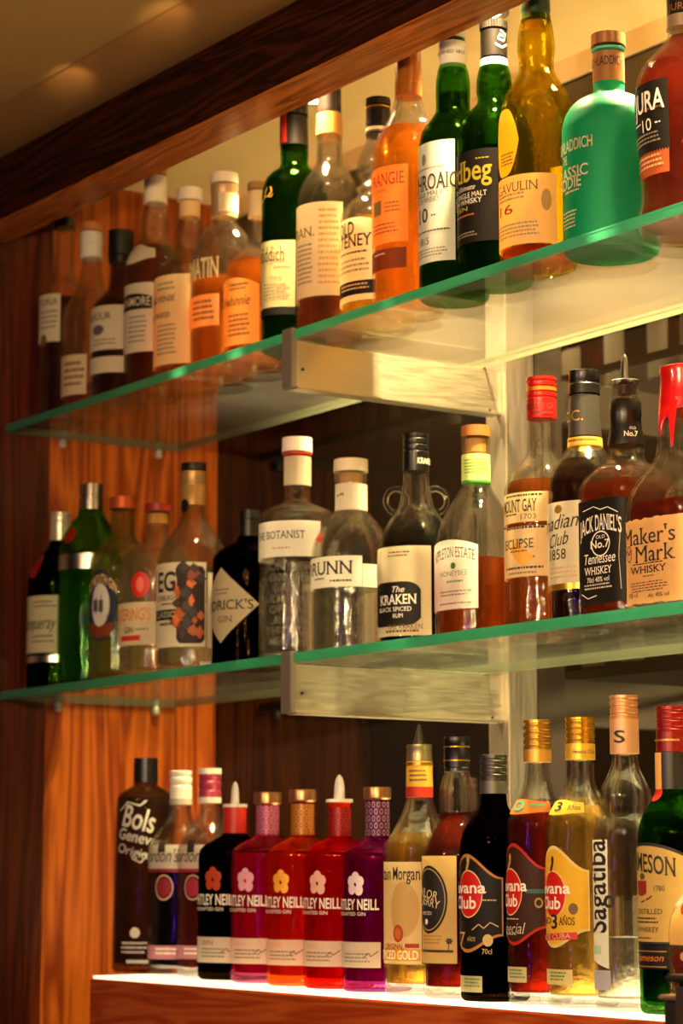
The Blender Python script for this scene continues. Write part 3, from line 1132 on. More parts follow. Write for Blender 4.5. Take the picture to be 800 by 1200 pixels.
b = A('ringed bulb necked bottle with black ribbed cap and cream label with a black foot', 443, 112, [(157, 14), (166, 15), (178, 20), (192, 25.5), (203, 26), (211, 21), (215, 20), (219, 24), (223, 28), (227, 24), (231, 25), (238, 34), (247, 42), (258, 46.5)])
b.glass(CLEAR); b.fill(262, liquid('#f0c040'))
b.ring('cap', [(112, 14), (122, 14.4)], BLACK, knurl=1); b.ring('cap_band', [(122, 14.3), (126, 14.5)], GOLD)
b.ring('capsule', [(126, 14.3), (147, 14.9)], BLACK); b.ring('capsule_band', [(147, 15), (153, 15.1)], paper('#e6cf96', 0)); b.ring('capsule_foot', [(153, 14.8), (158, 14.8)], BLACK)
l = b.patch('label', None, None, 452, 254, 352, paper('#f0e0b4'), ARCH(.08))
b.text('OLD', 0, 398, 414, 262, 277, INK, l, bold=.012, serif=True); b.text('PULTENEY', 2, 397, 436, 276, 290, INK, l, bold=.012, serif=True)
b.lines(398, 436, 295, 300, 1, INK, l); b.lines(398, 434, 304, 322, 3, GREYINK, l)
k = b.patch('foot_band', l, None, 452, 329, 345, BLACKP, eps=.0009); b.lines(399, 436, 333, 342, 2, paint('#d8a860', .5), k, eps=.0014)

b = A('golden bottle with tall orange brown capsule and orange label', 478, 54, [(112, 15.5), (120, 17), (130, 20), (142, 26), (153, 33), (166, 39.5), (182, 43.5), (200, 44)])
b.glass(CLEAR); b.fill(153, liquid('#ee9a20'))
b.ring('capsule', [(54, 14.4), (58, 15), (92, 15.2), (94, 15.6), (112, 15.8)], paint('#b4641c', .32, .35)); b.ring('capsule_band', [(94, 15.9), (97, 15.9)], GOLD)
l = b.patch('label', None, None, 478, 195, 285, paper('#e09448', .45))
b.text('GLENMORANGIE', 6, 437, 473, 203, 217, paint('#7a3414', .5), l, serif=True); b.text('ORIGINAL', 2, 437, 453, 222, 227, BROWNINK, l); b.patch('emblem', l, 437, 446, 237, 254, paint('#8a6a3c', .5), eps=.0009); b.lines(448, 470, 236, 250, 3, BROWNINK, l); b.lines(437, 466, 262, 276, 3, BROWNINK, l)
l = b.patch('lower_label', None, None, 476, 292, 316, paper('#70300e', .2)); b.lines(438, 450, 298, 302, 1, CREAM, l)

b = A('green bottle with white capsule and large white label, between golden and black labelled bottles', 530, 30, [(78, 16), (84, 18), (95, 20), (110, 20.6), (122, 20.3), (131, 20.5), (139, 25), (149, 33), (160, 39.5), (174, 42)])
b.glass(GREEN); b.fill(112, liquid('#5a6614'))
b.ring('cap', [(30, 14.6), (44, 15)], WHITECAP, knurl=1); b.ring('cap_gap', [(44, 14.2), (46, 14.2)], BLACK)
c = b.ring('capsule', [(46, 15.8), (66, 16.2), (70, 15.2), (80, 15.4)], paper('#f0e8d2', 0))
b.text('ESTABLISHED 1815', 5, 516, 543, 58, 62, INK, c, rr=b.px(16.4, .3))
l = b.patch('label', None, None, 533, 166, 307, WHITE)
b.text('LAPHROAIG', 2, 489, 537, 204, 222, INK, l, serif=True, bold=.008)
b.dot('emblem', l, 496, 188, 4, 7, GREYINK); b.lines(489, 524, 197, 201, 1, GREYINK, l)
b.text('SINGLE MALT', 0, 489, 519, 226, 231, INK, l, serif=True); b.text('SCOTCH WHISKY', 1, 489, 515, 233, 239, INK, l, serif=True)
b.text('10', 0, 491, 501, 246, 262, INK, l, serif=True, bold=.01); b.lines(503, 512, 251, 255, 1, INK, l); b.text('1815', 0, 492, 502, 280, 288, INK, l, serif=True); b.lines(489, 530, 270, 274, 1, INK, l); b.lines(489, 524, 292, 303, 3, GREYINK, l)

b = A('green bottle with black label and black capsule carrying a silver knot', 578, 21, [(76, 16), (84, 18.5), (96, 21), (108, 21.4), (116, 19.6), (122, 20.5), (130, 28), (139, 37), (150, 43), (164, 45.5)])
b.glass(GREEN); b.fill(180, liquid('#4a5c12'))
b.ring('cap', [(21, 16), (33, 16.4)], paint('#26221e', .35, .3), knurl=1); c = b.ring('capsule', [(33, 15.6), (66, 15.8)], BLACK); b.ring('capsule_foot', [(66, 16.4), (77, 16.8)], paint('#d8d0bc', .4))
for q in ([(586, 40), (592, 44), (590, 52), (583, 50), (585, 45), (589, 47)], [(580, 56), (588, 60), (593, 55)]):
    pts = []
    for u, v in q:
        z = z_at(b.x, b.y, v) - b.zb
        pts.append((b.ang(u, z, b.px(16, z)), z))
    vs, fs = [], []
    for (a1, z1), (a2, z2) in zip(q and pts, pts[1:]):
        kk = len(vs)
        for aa, zz in ((a1, z1 - .0012), (a2, z2 - .0012), (a2, z2 + .0012), (a1, z1 + .0012)):
            vs.append(b.surf(aa, zz, .0004, b.px(16, z1)))
        fs.append((kk, kk + 1, kk + 2, kk + 3))
    link('knot', mesh('knot', vs, fs), paint('#cfc8ba', .4), c)
l = b.patch('label', None, None, 584, 176, 284, BLACKP)
YG = paint('#c8b436', .4, .2)
b.text('Ardbeg', 1, 534, 576, 189, 213, YG, l, serif=True, bold=.012, eps=.0013); b.lines(555, 574, 184, 187, 1, YG, l)
b.text('The Ultimate', 4, 537, 556, 218, 224, WHITEINK, l, shear=.3); b.text('ISLAY SINGLE MALT', 3, 534, 570, 227, 233, WHITEINK, l); b.text('SCOTCH WHISKY', 3, 534, 564, 235, 241, WHITEINK, l); b.text('TEN', 0, 535, 547, 245, 250, YG, l); b.lines(535, 556, 253, 257, 1, paint('#c8681c', .5), l); b.lines(534, 560, 274, 281, 2, GREYINK, l)

b = A('tall yellow green nearly empty bottle with dark green cap and oval neck seal', 627, -12, [(20, 17.5), (30, 19.5), (44, 21.6), (58, 22.6), (72, 21), (82, 21), (92, 25), (104, 33), (116, 40), (130, 44.5), (146, 46.5)])
b.glass(AMBERG); b.fill(296, liquid('#c8560e'))
b.ring('cap', [(-12, 17), (12, 17.4), (14, 16.6), (22, 17.6)], paint('#16301c', .35)); b.ring('cork', [(22, 13), (34, 12.6)], WOODCAP)
l = b.patch('seal_label', None, ('a', -88), 607, 128, 207, paper('#e2b830', .5), lambda t: (1 - .5 * abs(t) ** 3, .5 * abs(t) ** 3)); b.lines(586, 602, 180, 196, 4, BROWNINK, l)
l = b.patch('label', None, None, 653, 204, 286, paper('#e2bd80', .4))
b.text('LAGAVULIN', 2, 584, 630, 214, 225, BROWNINK, l, serif=True); b.lines(584, 616, 228, 238, 2, GREYINK, l); b.text('16', 0, 585, 600, 242, 253, REDINK, l, serif=True); b.lines(584, 632, 262, 280, 4, GREYINK, l); b.dot('emblem', l, 640, 234, 6, 13, paint('#a8834a', .6))

mt, nt, out = new_mat('frosted_turquoise_glass')
bs = N(nt, 'ShaderNodeBsdfPrincipled')
bs.inputs['Base Color'].default_value = lin('#0a9468')
bs.inputs['Roughness'].default_value = .42
tl = N(nt, 'ShaderNodeBsdfTranslucent')
tl.inputs['Color'].default_value = lin('#0cb478')
ms = N(nt, 'ShaderNodeMixShader', i_Fac=.5)
nt.links.new(bs.outputs[0], ms.inputs[1]); nt.links.new(tl.outputs[0], ms.inputs[2]); nt.links.new(ms.outputs[0], out.inputs[0])
b = A('squat opaque turquoise bottle with copper stopper', 712, 35, [(94, 18), (110, 18.4), (113, 21), (116, 30), (121, 39), (129, 47), (140, 53), (154, 56)], y=.098)
b.glass(mt)
b.ring('stopper', [(35, 20), (52, 20.4)], COPPER); b.ring('stopper_ring', [(52, 19), (56, 20), (58, 19)], paint('#4fae90', .35)); c = b.ring('capsule', [(58, 18.6), (96, 18.8)], COPPER)
b.text('BRUICHLADDICH', 5, 696, 729, 65, 75, INK, c, rr=b.px(18.9, .26), eps=.0005)
ti = paint('#a8a284', .45)
b.text('BRUICHLADDICH', 6, 662, 694, 162, 175, ti, None, bold=.01); b.text('THE', 1, 662, 665, 184, 194, ti); b.text('CLASSIC', 2, 661, 689, 195, 208, ti, None, bold=.01); b.text('LADDIE', 2, 661, 681, 208, 221, ti, None, bold=.01); b.lines(662, 682, 223, 228, 1, ti); b.lines(661, 676, 248, 270, 5, ti)

b = A('dark amber waisted bottle with black label at the right end of upper shelf', 800, -22, [(12, 19), (30, 19.2), (44, 19.8), (54, 26), (66, 38), (80, 50), (98, 57.5), (120, 59), (160, 57), (200, 54), (232, 54), (256, 58), (270, 58)], y=.098)
b.glass(CLEAR); b.fill(44, liquid('#94300a'))
c = b.ring('capsule', [(-22, 19.5), (14, 20)], BLACK); b.ring('capsule_foot', [(14, 20.4), (32, 20.8)], paint('#b9a48a', .35, .7))
b.text('JURA', 0, 784, 808, 3, 11, COPPER, c, rr=b.px(20.2, .26))
l = b.patch('label', None, None, 783, 97, 180, BLACKP)
b.text('JURA', 0, 745, 778, 108, 131, WHITEINK, l, bold=.014); b.lines(745, 778, 128, 133, 1, COPPER, l); b.text('10', 0, 753, 763, 140, 154, WHITEINK, l); b.lines(746, 752, 148, 151, 1, WHITEINK, l); b.lines(765, 774, 142, 146, 1, WHITEINK, l); b.lines(746, 778, 158, 172, 3, GREYINK, l)
l = b.patch('lower_label', None, None, 784, 178, 206, paper('#a8522a', .2)); b.lines(747, 780, 184, 201, 3, paint('#d8a878', .5), l)

# ================================================================== lower shelf
def M(kind, label, uc, vt, prof, **k):
    k.setdefault('y', YM)
    return Bottle(kind, label, MIDGR, 'mid', uc, vt, prof, **k)

b = M('gin_bottle', 'dark green bottle with silver cap and red oval seal, far left of lower shelf', 71, 600, [(634, 12), (644, 15), (654, 23), (664, 31), (674, 35.5), (684, 37)])
b.glass(DGREEN); b.fill(660, liquid('#1c3010'))
b.screw('cap', 600, 634, 12, paint('#d8d0b8', .3, .6), 2, .4)
b.dot('seal', None, 43, 664, 9, 14, paint('#8a1410', .4))
l = b.patch('label', None, None, 69, 698, 765, paper('#e6dfae')); b.text('Tanqueray', 3, 37, 66, 722, 737, INK, l, shear=.35); b.lines(38, 66, 704, 714, 2, GREYINK, l); b.lines(38, 66, 744, 756, 2, GREYINK, l); b.patch('band', None, None, 69, 768, 776, SILVER)

b = M('gin_bottle', 'bright green bottle with silver cap and silver band, second from left on lower shelf', 107, 566, [(596, 14), (604, 16), (614, 23), (626, 31), (638, 36), (648, 37.5)])
b.glass(glass('#8ad87a')); b.fill(650, liquid('#a8d890'))
b.ring('cap', [(566, 13.6), (580, 14), (581, 13), (583, 13), (584, 14), (597, 14.3)], SILVER)
b.patch('band', None, ('a', -130), ('a', 95), 648, 666, SILVER); b.dot('seal', None, 83, 627, 8, 10, paint('#8a1410', .4))

b = M('gin_bottle', 'bottle with copper cap and round navy label showing a sailing ship', 144, 581, [(596, 14.3), (626, 14.8), (636, 21), (646, 31), (655, 37.5), (666, 39)])
b.glass(glass('#dfeecf', '#7f9a70')); b.fill(664, liquid('#e4e0b0'))
b.ring('stopper', [(581, 15.4), (596, 16)], paint('#b4552a', .4, .5))
NAVY = paper('#1d2a44', .1)
l = b.dot('label', None, 117, 709, 21, 42, NAVY, eps=.0007)
k = b.dot('label_centre', l, 117, 709, 13, 25, WHITE, eps=.001)
b.patch('foot_band', l, 106, 133, 730, 748, paper('#7a3a1c', .1), eps=.0009, shape=lambda t: (1, .5 * t * t))
sh = paint('#4a4a44', .6)
b.stroke('ship', k, [(108, 722), (126, 722)], 3.2, sh, .0014); b.stroke('ship', k, [(113, 720), (113, 700)], 1, sh, .0014); b.stroke('ship', k, [(119, 720), (119, 697)], 1, sh, .0014)
for u in (110, 116):
    b.patch('sail', k, u, u + 5, 703, 717, sh, eps=.0014)
b.text('PLYMOUTH GIN', 0, 106, 137, 673, 684, paint('#d8b46a', .4), l, bow=13, bold=.01, eps=.0014)

b = M('gin_bottle', 'clear bottle with dark red stopper, round red seal and white label', 185, 589, [(598, 13.6), (628, 14), (637, 19), (644, 31), (652, 41), (664, 45)])
b.glass(CLEAR); b.fill(654, liquid('#f0e6c4'))
b.ring('stopper', [(589, 15), (599, 15.4)], paint('#8a2414', .4)); b.ring('cork', [(601, 11), (613, 11)], paint('#d8a040', .6))
k = b.dot('seal', None, 164, 685, 12, 15, paint('#c02014', .45)); b.dot('seal_mark', k, 164, 685, 5, 9, paint('#e06a50', .5), eps=.0014)
l = b.patch('label', None, None, 186, 706, 756, paper('#e9d7b4')); b.text("PICKERING'S", 3, 141, 177, 713, 727, paint('#d07a1c', .4), l, bold=.01); b.text('GIN', 0, 146, 156, 735, 742, INK, l, bold=.01); b.lines(158, 176, 736, 741, 1, GREYINK, l); b.patch('stripe', l, 142, 164, 745, 751, paint('#c02a1c', .5), eps=.0009)

b = M('gin_bottle', 'clear bottle with striped tan neck and dark botanical picture label', 227, 541, [(592, 13.4), (604, 14.5), (614, 18), (625, 26), (636, 34), (648, 40), (660, 42)], seg=64)
b.glass(CLEAR); b.fill(668, WATER)
b.ring('cap', [(541, 14.6), (551, 15)], BLACK)
b.ring('capsule', [(551, 14.6), (566, 14.8), (567, 14.2), (569, 14.2), (570, 14.8), (592, 14.8)], paint('#b08a50', .4, .5))
b.dot('hanging_seal', None, 217, 593, 6, 8, BLACK, eps=.002)
l = b.patch('label', None, None, 241, 659, 758, paper('#eadcc0'))
b.patch('picture', l, 207, 240, 663, 754, paper('#2e201a', .05), RND(.06), eps=.0008)
for i in range(34):
    u, v = random.uniform(203, 237), random.uniform(664, 752)
    b.dot('botanical_print', l, u, v, random.uniform(3, 7), random.uniform(4, 8), paint(random.choice(['#5a2a12', '#a04a14', '#2a2018', '#c8641c', '#3a2a1c', '#7a3418', '#201a16']), .6), eps=.0009 + .00002 * i, n=9, shape=lambda t: 1 + .25 * math.cos(4 * t))
b.text('EG', 0, 187, 206, 671, 693, INK, l, bold=.02, eps=.0019); b.text('EDINBURGH', 1, 187, 207, 698, 704, INK, l, eps=.0019); b.lines(190, 204, 707, 711, 1, INK, l, eps=.0019)
k = b.patch('name_band', l, None, 207, 715, 727, BLACKP, eps=.0015); b.text('CLASSIC', 1, 187, 205, 717, 724, CREAM, k, eps=.002); b.lines(188, 206, 730, 736, 1, INK, l, eps=.0019)
b.patch('back_label', None, 243, 262, 672, 760, paper('#e8dcc0'))

b = M('gin_bottle', 'squat dark brown apothecary bottle with cream diamond label', 292, 597, [(629, 13), (634, 15), (638, 22), (643, 31), (649, 38), (657, 42.5), (666, 43)], seg=52)
b.glass(DARKG); b.fill(662, liquid('#180a04'))
b.ring('stopper', [(597, 12.4), (608, 12.8), (609, 12), (630, 12.4)], BLACK)
a_ = b.ang(303.5, .1)
l = b.patch('label', None, ('a', -48 - (a_ + 48)), ('a', a_), 664, 753, paper('#e0cfa2'), DIA, cols=40)
b.text("HENDRICK'S", 3, 250, 297, 703, 714, INK, l, bold=.006, serif=True); b.text('GIN', 0, 256, 272, 722, 729, BROWNINK, l, serif=True); b.lines(252, 270, 690, 699, 2, GREYINK, l)

b = M('gin_bottle', 'clear cylindrical bottle with white stopper and embossed words below its label', 348, 511, [(530, 16), (560, 16), (586, 16.3), (591, 19), (595, 30), (599, 39), (604, 43), (612, 44)])
b.glass(CLEAR); b.fill(678, WATER)
b.ring('stopper', [(511, 17.6), (529, 18)], WHITECAP); b.ring('stopper_ring', [(529, 17.4), (532, 17.4)], paint('#c02a1c', .4)); b.patch('neck_label', None, 333, 364, 534, 568, paper('#e8dcc4', .6), rr=b.px(16.4, .2))
l = b.patch('label', None, None, 375, 610, 652, WHITE); b.text('THE BOTANIST', 2, 309, 357, 622, 631, INK, l, serif=True); b.lines(318, 344, 641, 645, 1, paint('#c08a80', .6), l)
mt, nt, out = new_mat('embossed_glass')
tb = N(nt, 'ShaderNodeBsdfTransparent')
df = N(nt, 'ShaderNodeBsdfPrincipled', i_Roughness=.15)
df.inputs['Base Color'].default_value = lin('#e8e0cc')
ms = N(nt, 'ShaderNodeMixShader', i_Fac=.16)
nt.links.new(tb.outputs[0], ms.inputs[1]); nt.links.new(df.outputs[0], ms.inputs[2]); nt.links.new(ms.outputs[0], out.inputs[0])
emb = mt
for i, wd in enumerate(('JUNIPER', 'CONIFER', 'GALIUM', 'ULMARIA', 'OPALUS', 'AURORA', 'THYMUS', 'MENTHA')):
    b.text(wd, 0, 312 + (i % 3) * 4, 366, 659 + i * 12.5, 668 + i * 12.5, emb, None, bold=.015, name='embossed_word', eps=.0008)

b = M('gin_bottle', 'clear bottle with pale wood stopper, small red star and white wraparound label', 411, 536, [(552, 17), (556, 19.5), (563, 19.5), (567, 18.4), (596, 18.6), (601, 21), (610, 29), (622, 37), (636, 43.5), (650, 46.5)], seg=40)
b.glass(CLEAR); b.fill(690, WATER)
b.ring('stopper', [(536, 19.8), (552, 20.3)], PALECAP); b.ring('cork', [(553, 14), (566, 13)], WOODCAP)
k = b.patch('neck_label', None, 393, 430, 566, 597, paper('#efe6d2'), rr=b.px(18.8, .18)); b.stroke('neck_mark', k, [(396, 582), (402, 578), (403, 581)], 1.2, INK, .002)
l = b.patch('label', None, None, 424, 652, 688, WHITE); b.patch('label_strip', None, 424.5, 441, 661, 688, paper('#f0ead8'))
b.text('CAORUNN', 3, 367, 413, 658, 673, INK, l, serif=True, bold=.01); b.lines(368, 380, 678, 682, 1, INK, l); b.lines(386, 412, 679, 684, 1, INK, l)
b.dot('star', None, 375, 631, 9, 9, paint('#c8281c', .45), n=50, shape=lambda t: .35 + .65 * max(0, math.cos(2.5 * (t % (2 * PI / 5) - PI / 5))) ** 3)

b = M('rum_bottle', 'black filled bottle with two glass ring handles at its neck and cream label', 487, 507, [(552, 14.6), (566, 15.5), (582, 18), (594, 21), (604, 27), (614, 34), (626, 40), (640, 44), (652, 45)])
b.glass(CLEAR); b.fill(606, liquid('#120a06'))
c = b.screw('cap', 507, 552, 15.3, BLACK, 3, .5); b.text('KRAKEN', 0, 489, 506, 537, 544, WHITEINK, c, rr=b.px(15.5, .23))
for sg in (-1, 1):
    z = b.z(587)
    rr_ = b.px(12.5, z)
    bm = bmesh.new()
    vs, fs = [], []
    for i in range(28):
        t = 2 * PI * i / 28
        for j in range(10):
            f = 2 * PI * j / 10
            q = rr_ + .0035 * math.cos(f)
            h = q * math.cos(t)
            off = b.px(23, z) * sg + h
            vs.append(Vector((RV.x * off, RV.y * off, z + q * 1.15 * math.sin(t))) + Vector((FH.x, FH.y, 0)) * .0035 * math.sin(f))
    for i in range(28):
        for j in range(10):
            fs.append((i * 10 + j, i * 10 + (j + 1) % 10, ((i + 1) % 28) * 10 + (j + 1) % 10, ((i + 1) % 28) * 10 + j))
    link('ring_handle', mesh('ring_handle', vs, fs), CLEAR, b.root, 60)
l = b.patch('label', None, None, 505, 640, 745, paper('#eedfb8'))
k = b.patch('emblem', l, ('a', -90), 493, 682, 734, BLACKP, lambda t: (1 - .18 * abs(t) ** 6 - .12 * max(0, abs(t) - .9), .18 * abs(t) ** 6), eps=.0009, cols=40)
b.text('The', 0, 460, 474, 687, 694, WHITEINK, k, shear=.3, eps=.0014); b.text('KRAKEN', 0, 447, 488, 697, 708, WHITEINK, k, bold=.012, serif=True, eps=.0014); b.text('BLACK SPICED', 6, 461, 482, 711, 716, WHITEINK, k, eps=.0014); b.text('RUM', 0, 461, 472, 719, 724, WHITEINK, k, eps=.0014)
b.lines(455, 482, 646, 654, 2, BROWNINK, l); b.text('THE KRAKEN', 0, 455, 495, 729 + 2, 737, BROWNINK, l, serif=True); b.lines(452, 497, 738, 744, 1, BROWNINK, l)

b = M('rum_bottle', 'amber rum bottle with brown stopper, green neck label and white arched label', 557, 497, [(511, 16), (514, 17), (528, 17), (532, 16.2), (565, 16.6), (574, 19), (586, 26.5), (600, 35), (614, 42), (630, 47), (646, 49)], n=2.6)
b.glass(CLEAR); b.fill(657, liquid('#d8701c'))
b.ring('stopper', [(497, 16.8), (511, 17.2)], paint('#a8682c', .5)); b.ring('cork', [(513, 12), (530, 11.6)], paint('#d8a65c', .6))
k = b.ring('neck_label', [(531, 16.8), (566, 17)], paper('#d8e88a', 0)); b.lines(544, 570, 538, 556, 5, paint('#58a028', .5), k, rr=b.px(17.1, .2)); b.ring('neck_label_foot', [(562, 17.1), (566, 17.1)], paint('#3f9a2c', .5))
l = b.patch('label', None, None, 560, 632, 714, WHITE, ARCH(.10))
b.text('APPLETON ESTATE', 1, 513, 556, 641, 653, INK, l, serif=True, bow=5); b.dot('emblem', l, 531, 663, 4, 4, paint('#3f7a3c', .5), n=12); b.text('HONEYBEE', 0, 517, 548, 669, 675, paint('#5a8a58', .5), l); b.lines(524, 544, 680, 685, 1, paint('#5a8a58', .5), l); b.lines(516, 554, 692, 700, 2, GREYINK, l); b.lines(516, 556, 706, 710, 1, GREYINK, l)

b = M('rum_bottle', 'rum bottle with red and gold screw cap and cream two part label', 634, 441, [(490, 16.8), (528, 17), (535, 20), (543, 27), (552, 35), (562, 41), (574, 44.5), (586, 45)])
b.glass(CLEAR); b.fill(566, liquid('#dc8420'))
REDCAP = paint('#c8201a', .28, .35)
c = b.screw('cap', 441, 490, 17.6, REDCAP, 4, .52); b.ring('cap_band', [(452, 17.9), (458, 17.9)], paint('#e08030', .3, .6)); b.text('MOUNT GAY', 0, 618, 650, 472, 479, INK, c, rr=b.px(17.7, .27)); b.lines(622, 648, 482, 486, 1, INK, c, rr=b.px(17.7, .27))
l = b.patch('label', None, None, 643, 617, 676, paper('#f0dca4')); k = b.patch('map_print', l, 600, 626, 633, 664, paint('#e8a43c', .6), lambda t: (1 - .5 * abs(t + .4), .5 * abs(t - .1) ** 1.5), eps=.0009)
b.text('ECLIPSE', 0, 594, 625, 632, 643, INK, l, serif=True, eps=.0015); b.lines(594, 640, 617, 620, 1, INK, l, fill=.8); b.lines(594, 640, 664, 667, 1, INK, l, fill=.8); b.lines(596, 634, 670, 675, 1, GREYINK, l); b.lines(598, 620, 645, 649, 1, BROWNINK, l)
l = b.patch('upper_label', None, None, 643, 577, 612, paper('#f0dca4')); b.text('MOUNT GAY', 0, 592, 629, 586, 600, INK, l, bold=.012, serif=True); b.text('1703', 0, 610, 628, 602, 608, BROWNINK, l, serif=True); b.lines(593, 608, 603, 607, 1, INK, l); b.lines(594, 640, 579, 582, 1, INK, l, fill=.8)

b = M('whisky_bottle', 'dark whisky bottle with black cap, grey neck sleeve and gold ring', 684, 432, [(520, 19.6), (526, 22), (534, 28), (543, 35), (554, 41), (566, 44.5), (580, 45)])
b.glass(CLEAR); b.fill(540, liquid('#4a0e04'))
b.ring('cap', [(432, 17.6), (434, 18), (446, 18), (447, 17.4), (449, 17.4), (450, 18.2), (461, 18.3)], BLACK); c = b.ring('capsule', [(461, 17.6), (511, 19.6)], paint('#3c3833', .4, .2)); b.text('C.C.', 1, 668, 683, 481, 493, GOLDINK, c, rr=b.px(18.9, .25)); c = b.ring('gold_ring', [(511, 20.2), (523, 20.6)], paper('#e0a63c', 0)); b.lines(666, 702, 514, 520, 1, BROWNINK, c, rr=b.px(20.7, .22))
l = b.patch('label', None, None, 681, 588, 691, paper('#ece0c0'))
b.text('Canadian', 2, 642, 678, 604, 621, INK, l, shear=.35, tilt=3); b.text('Club', 0, 645, 666, 625, 640, INK, l, shear=.35, tilt=2); b.text('1858', 0, 645, 663, 644, 656, INK, l, serif=True); b.dot('crest', l, 654, 597, 6, 5, GOLDINK); b.lines(645, 676, 664, 680, 3, paint('#c8a878', .6), l); b.patch('gold_foot', l, None, 681, 684, 691, GOLD, eps=.0009)

b = M('whiskey_bottle', 'square shouldered whiskey bottle with black label and metal pouring spout', 732, 445, [(452, 15), (458, 16), (464, 15.4), (478, 18), (496, 18.5), (516, 20.5), (520, 21), (536, 21.5), (543, 25), (550, 37), (558, 47), (566, 53), (576, 56.5)], n=5.0, seg=64)
b.glass(CLEAR); b.fill(566, liquid('#d86c1c'))
c = b.ring('neck_sleeve', [(466, 16.6), (472, 18.6), (486, 18.9), (490, 18), (500, 18.8), (516, 21.4), (521, 21.6)], BLACK); b.text('OLD', 0, 737, 744, 500, 503, WHITEINK, c, rr=b.px(20.4, .23)); b.text('No.7', 0, 731, 746, 505, 511, WHITEINK, c, bold=.01, rr=b.px(20.8, .23))
b.ring('pourer_flange', [(443, 16), (445.5, 17.6), (448, 15), (450, 9)], SILVER); b.pour(415, 444, 6, SILVER, 0, 'blade'); b.ring('pourer_plug', [(450, 9), (462, 9)], paint('#3a1414', .4))
l = b.patch('label', None, None, 738, 584, 707, BLACKP, RND(.03))
b.text("JACK DANIEL'S", 0, 681, 728, 603, 621, WHITEINK, l, bold=.008, serif=True, bow=7, eps=.0014); b.dot('frame', l, 704, 637, 16, 15, WHITEINK, eps=.0012, hole=.9); b.text('OLD', 0, 699, 709, 627, 631, WHITEINK, l, eps=.0014); b.text('No.7', 0, 693, 714, 633, 642, WHITEINK, l, bold=.012, eps=.0014); b.text('Tennessee', 0, 686, 721, 648, 660, WHITEINK, l, shear=.2, eps=.0014); b.text('WHISKEY', 0, 686, 717, 664, 673, WHITEINK, l, serif=True, eps=.0014); b.text('70cl 40% vol', 0, 689, 714, 676, 682, WHITEINK, l, eps=.0014); b.lines(686, 718, 684, 692, 2, paint('#c8bfa8', .6), l, eps=.0014)
b.stroke('flourish', l, [(684, 600), (696, 594), (704, 597), (712, 594), (724, 600)], 1, WHITEINK, .0014); b.stroke('flourish', l, [(683, 697), (690, 702), (700, 698)], 1, WHITEINK, .0014); b.stroke('flourish', l, [(727, 612), (725, 650), (728, 690)], 1, paint('#b0a690', .6), .0014)

b = M('whiskey_bottle', 'whiskey bottle with dripping red wax over its neck and tan label', 802, 425, [(478, 30), (498, 33), (520, 34.5), (535, 37), (545, 43), (556, 53), (570, 63.5), (584, 70), (600, 72)], n=3.4, seg=64, y=.125)
b.glass(CLEAR); b.fill(592, liquid('#b4420e'))
WAX = paint('#b80e12', .22, 0, 0, .08, 60, .5)
b.ring('wax_cap', [(425, 27), (429, 30), (436, 30.5), (440, 29), (462, 31), (480, 32)], WAX)
zz = [(425 + 0, 0)]
vs, fs = [], []
sg_ = 96
for i in range(sg_):
    a = -180 + 360 * i / sg_
    drip = 488 + 8 * math.sin(a * .09) + 50 * math.exp(-((a + 28) / 5.5) ** 2) + 26 * math.exp(-((a - 12) / 7) ** 2) + 22 * math.exp(-((a + 62) / 7) ** 2) + 30 * math.exp(-((a - 70) / 8) ** 2)
    for j in range(9):
        v = 470 + (drip - 470) * j / 8
        z = b.z(v)
        vs.append(b.surf(a, z, .0016 if j < 8 else .0002))
for i in range(sg_):
    for j in range(8):
        a, c = i * 9 + j, ((i + 1) % sg_) * 9 + j
        fs.append((a, a + 1, c + 1, c))
link('wax_drips', mesh('wax_drips', vs, fs), WAX, b.root, 60)
l = b.patch('label', None, None, ('a', 12), 604, 706, paper('#e6b878'), lambda t: (1 - .02 * random.random(), .02 * random.random()))
b.text("Maker's", 0, 731, 791, 618, 637, INK, l, serif=True, tilt=0); b.text('Mark', 0, 745, 791, 638, 657, INK, l, serif=True); b.dot('seal', l, 738, 650, 5.5, 10, INK, eps=.001, hole=.86); b.text('IV', 0, 735, 741, 645, 652, INK, l); b.lines(742, 780, 659, 662, 1, INK, l); b.text('WHISKY', 0, 740, 781, 663, 671, INK, l, serif=True, bold=.01); b.lines(752, 768, 674, 677, 1, BROWNINK, l); b.lines(740, 784, 681, 694, 4, BROWNINK, l); b.text('70 cl', 0, 738, 748, 696, 701, INK, l); b.text('Alc. 45% vol', 0, 760, 784, 694, 699, INK, l)

# ================================================================== lit counter
def L(kind, label, uc, vt, vb, prof, **k):
    return Bottle(kind, label, LOWG, 'low', uc, vt, prof, vb=vb, **k)

b = L('genever_bottle', 'tall smoky grey bottle with white script at left end of the counter', 171, 888, 1142, [(916, 14), (921, 15), (925, 22), (930, 30), (936, 33), (950, 34), (1060, 36), (1120, 37)])
b.glass(glass('#b4aca4')); b.fill(934, liquid('#a89888', .6, 1.36, .16))
b.ring('cap', [(888, 14), (917, 14.6)], BLACK)
SC = paint('#d8d0c0', .5)
b.text('Bols', 0, 144, 182, 946, 972, SC, None, shear=.4, bold=.012, tilt=-5); b.text('Genever', 0, 141, 190, 975, 988, SC, None, shear=.3, bold=.01, tilt=-6); b.text('Original', 0, 140, 184, 993, 1004, SC, None, shear=.3, tilt=-6); b.stroke('flourish', None, [(142, 950), (150, 940), (164, 944), (172, 938)], 1.5, SC); b.stroke('flourish', None, [(155, 1006), (165, 1011), (172, 1002), (160, 1000)], 1.5, SC)
b.dot('crest', None, 158, 1094, 6, 7, SC, shape=lambda t: 1 - .25 * max(0, -math.sin(t))); b.lines(142, 174, 1104, 1120, 3, SC); b.patch('bar', None, 148, 174, 1125, 1129, SC)

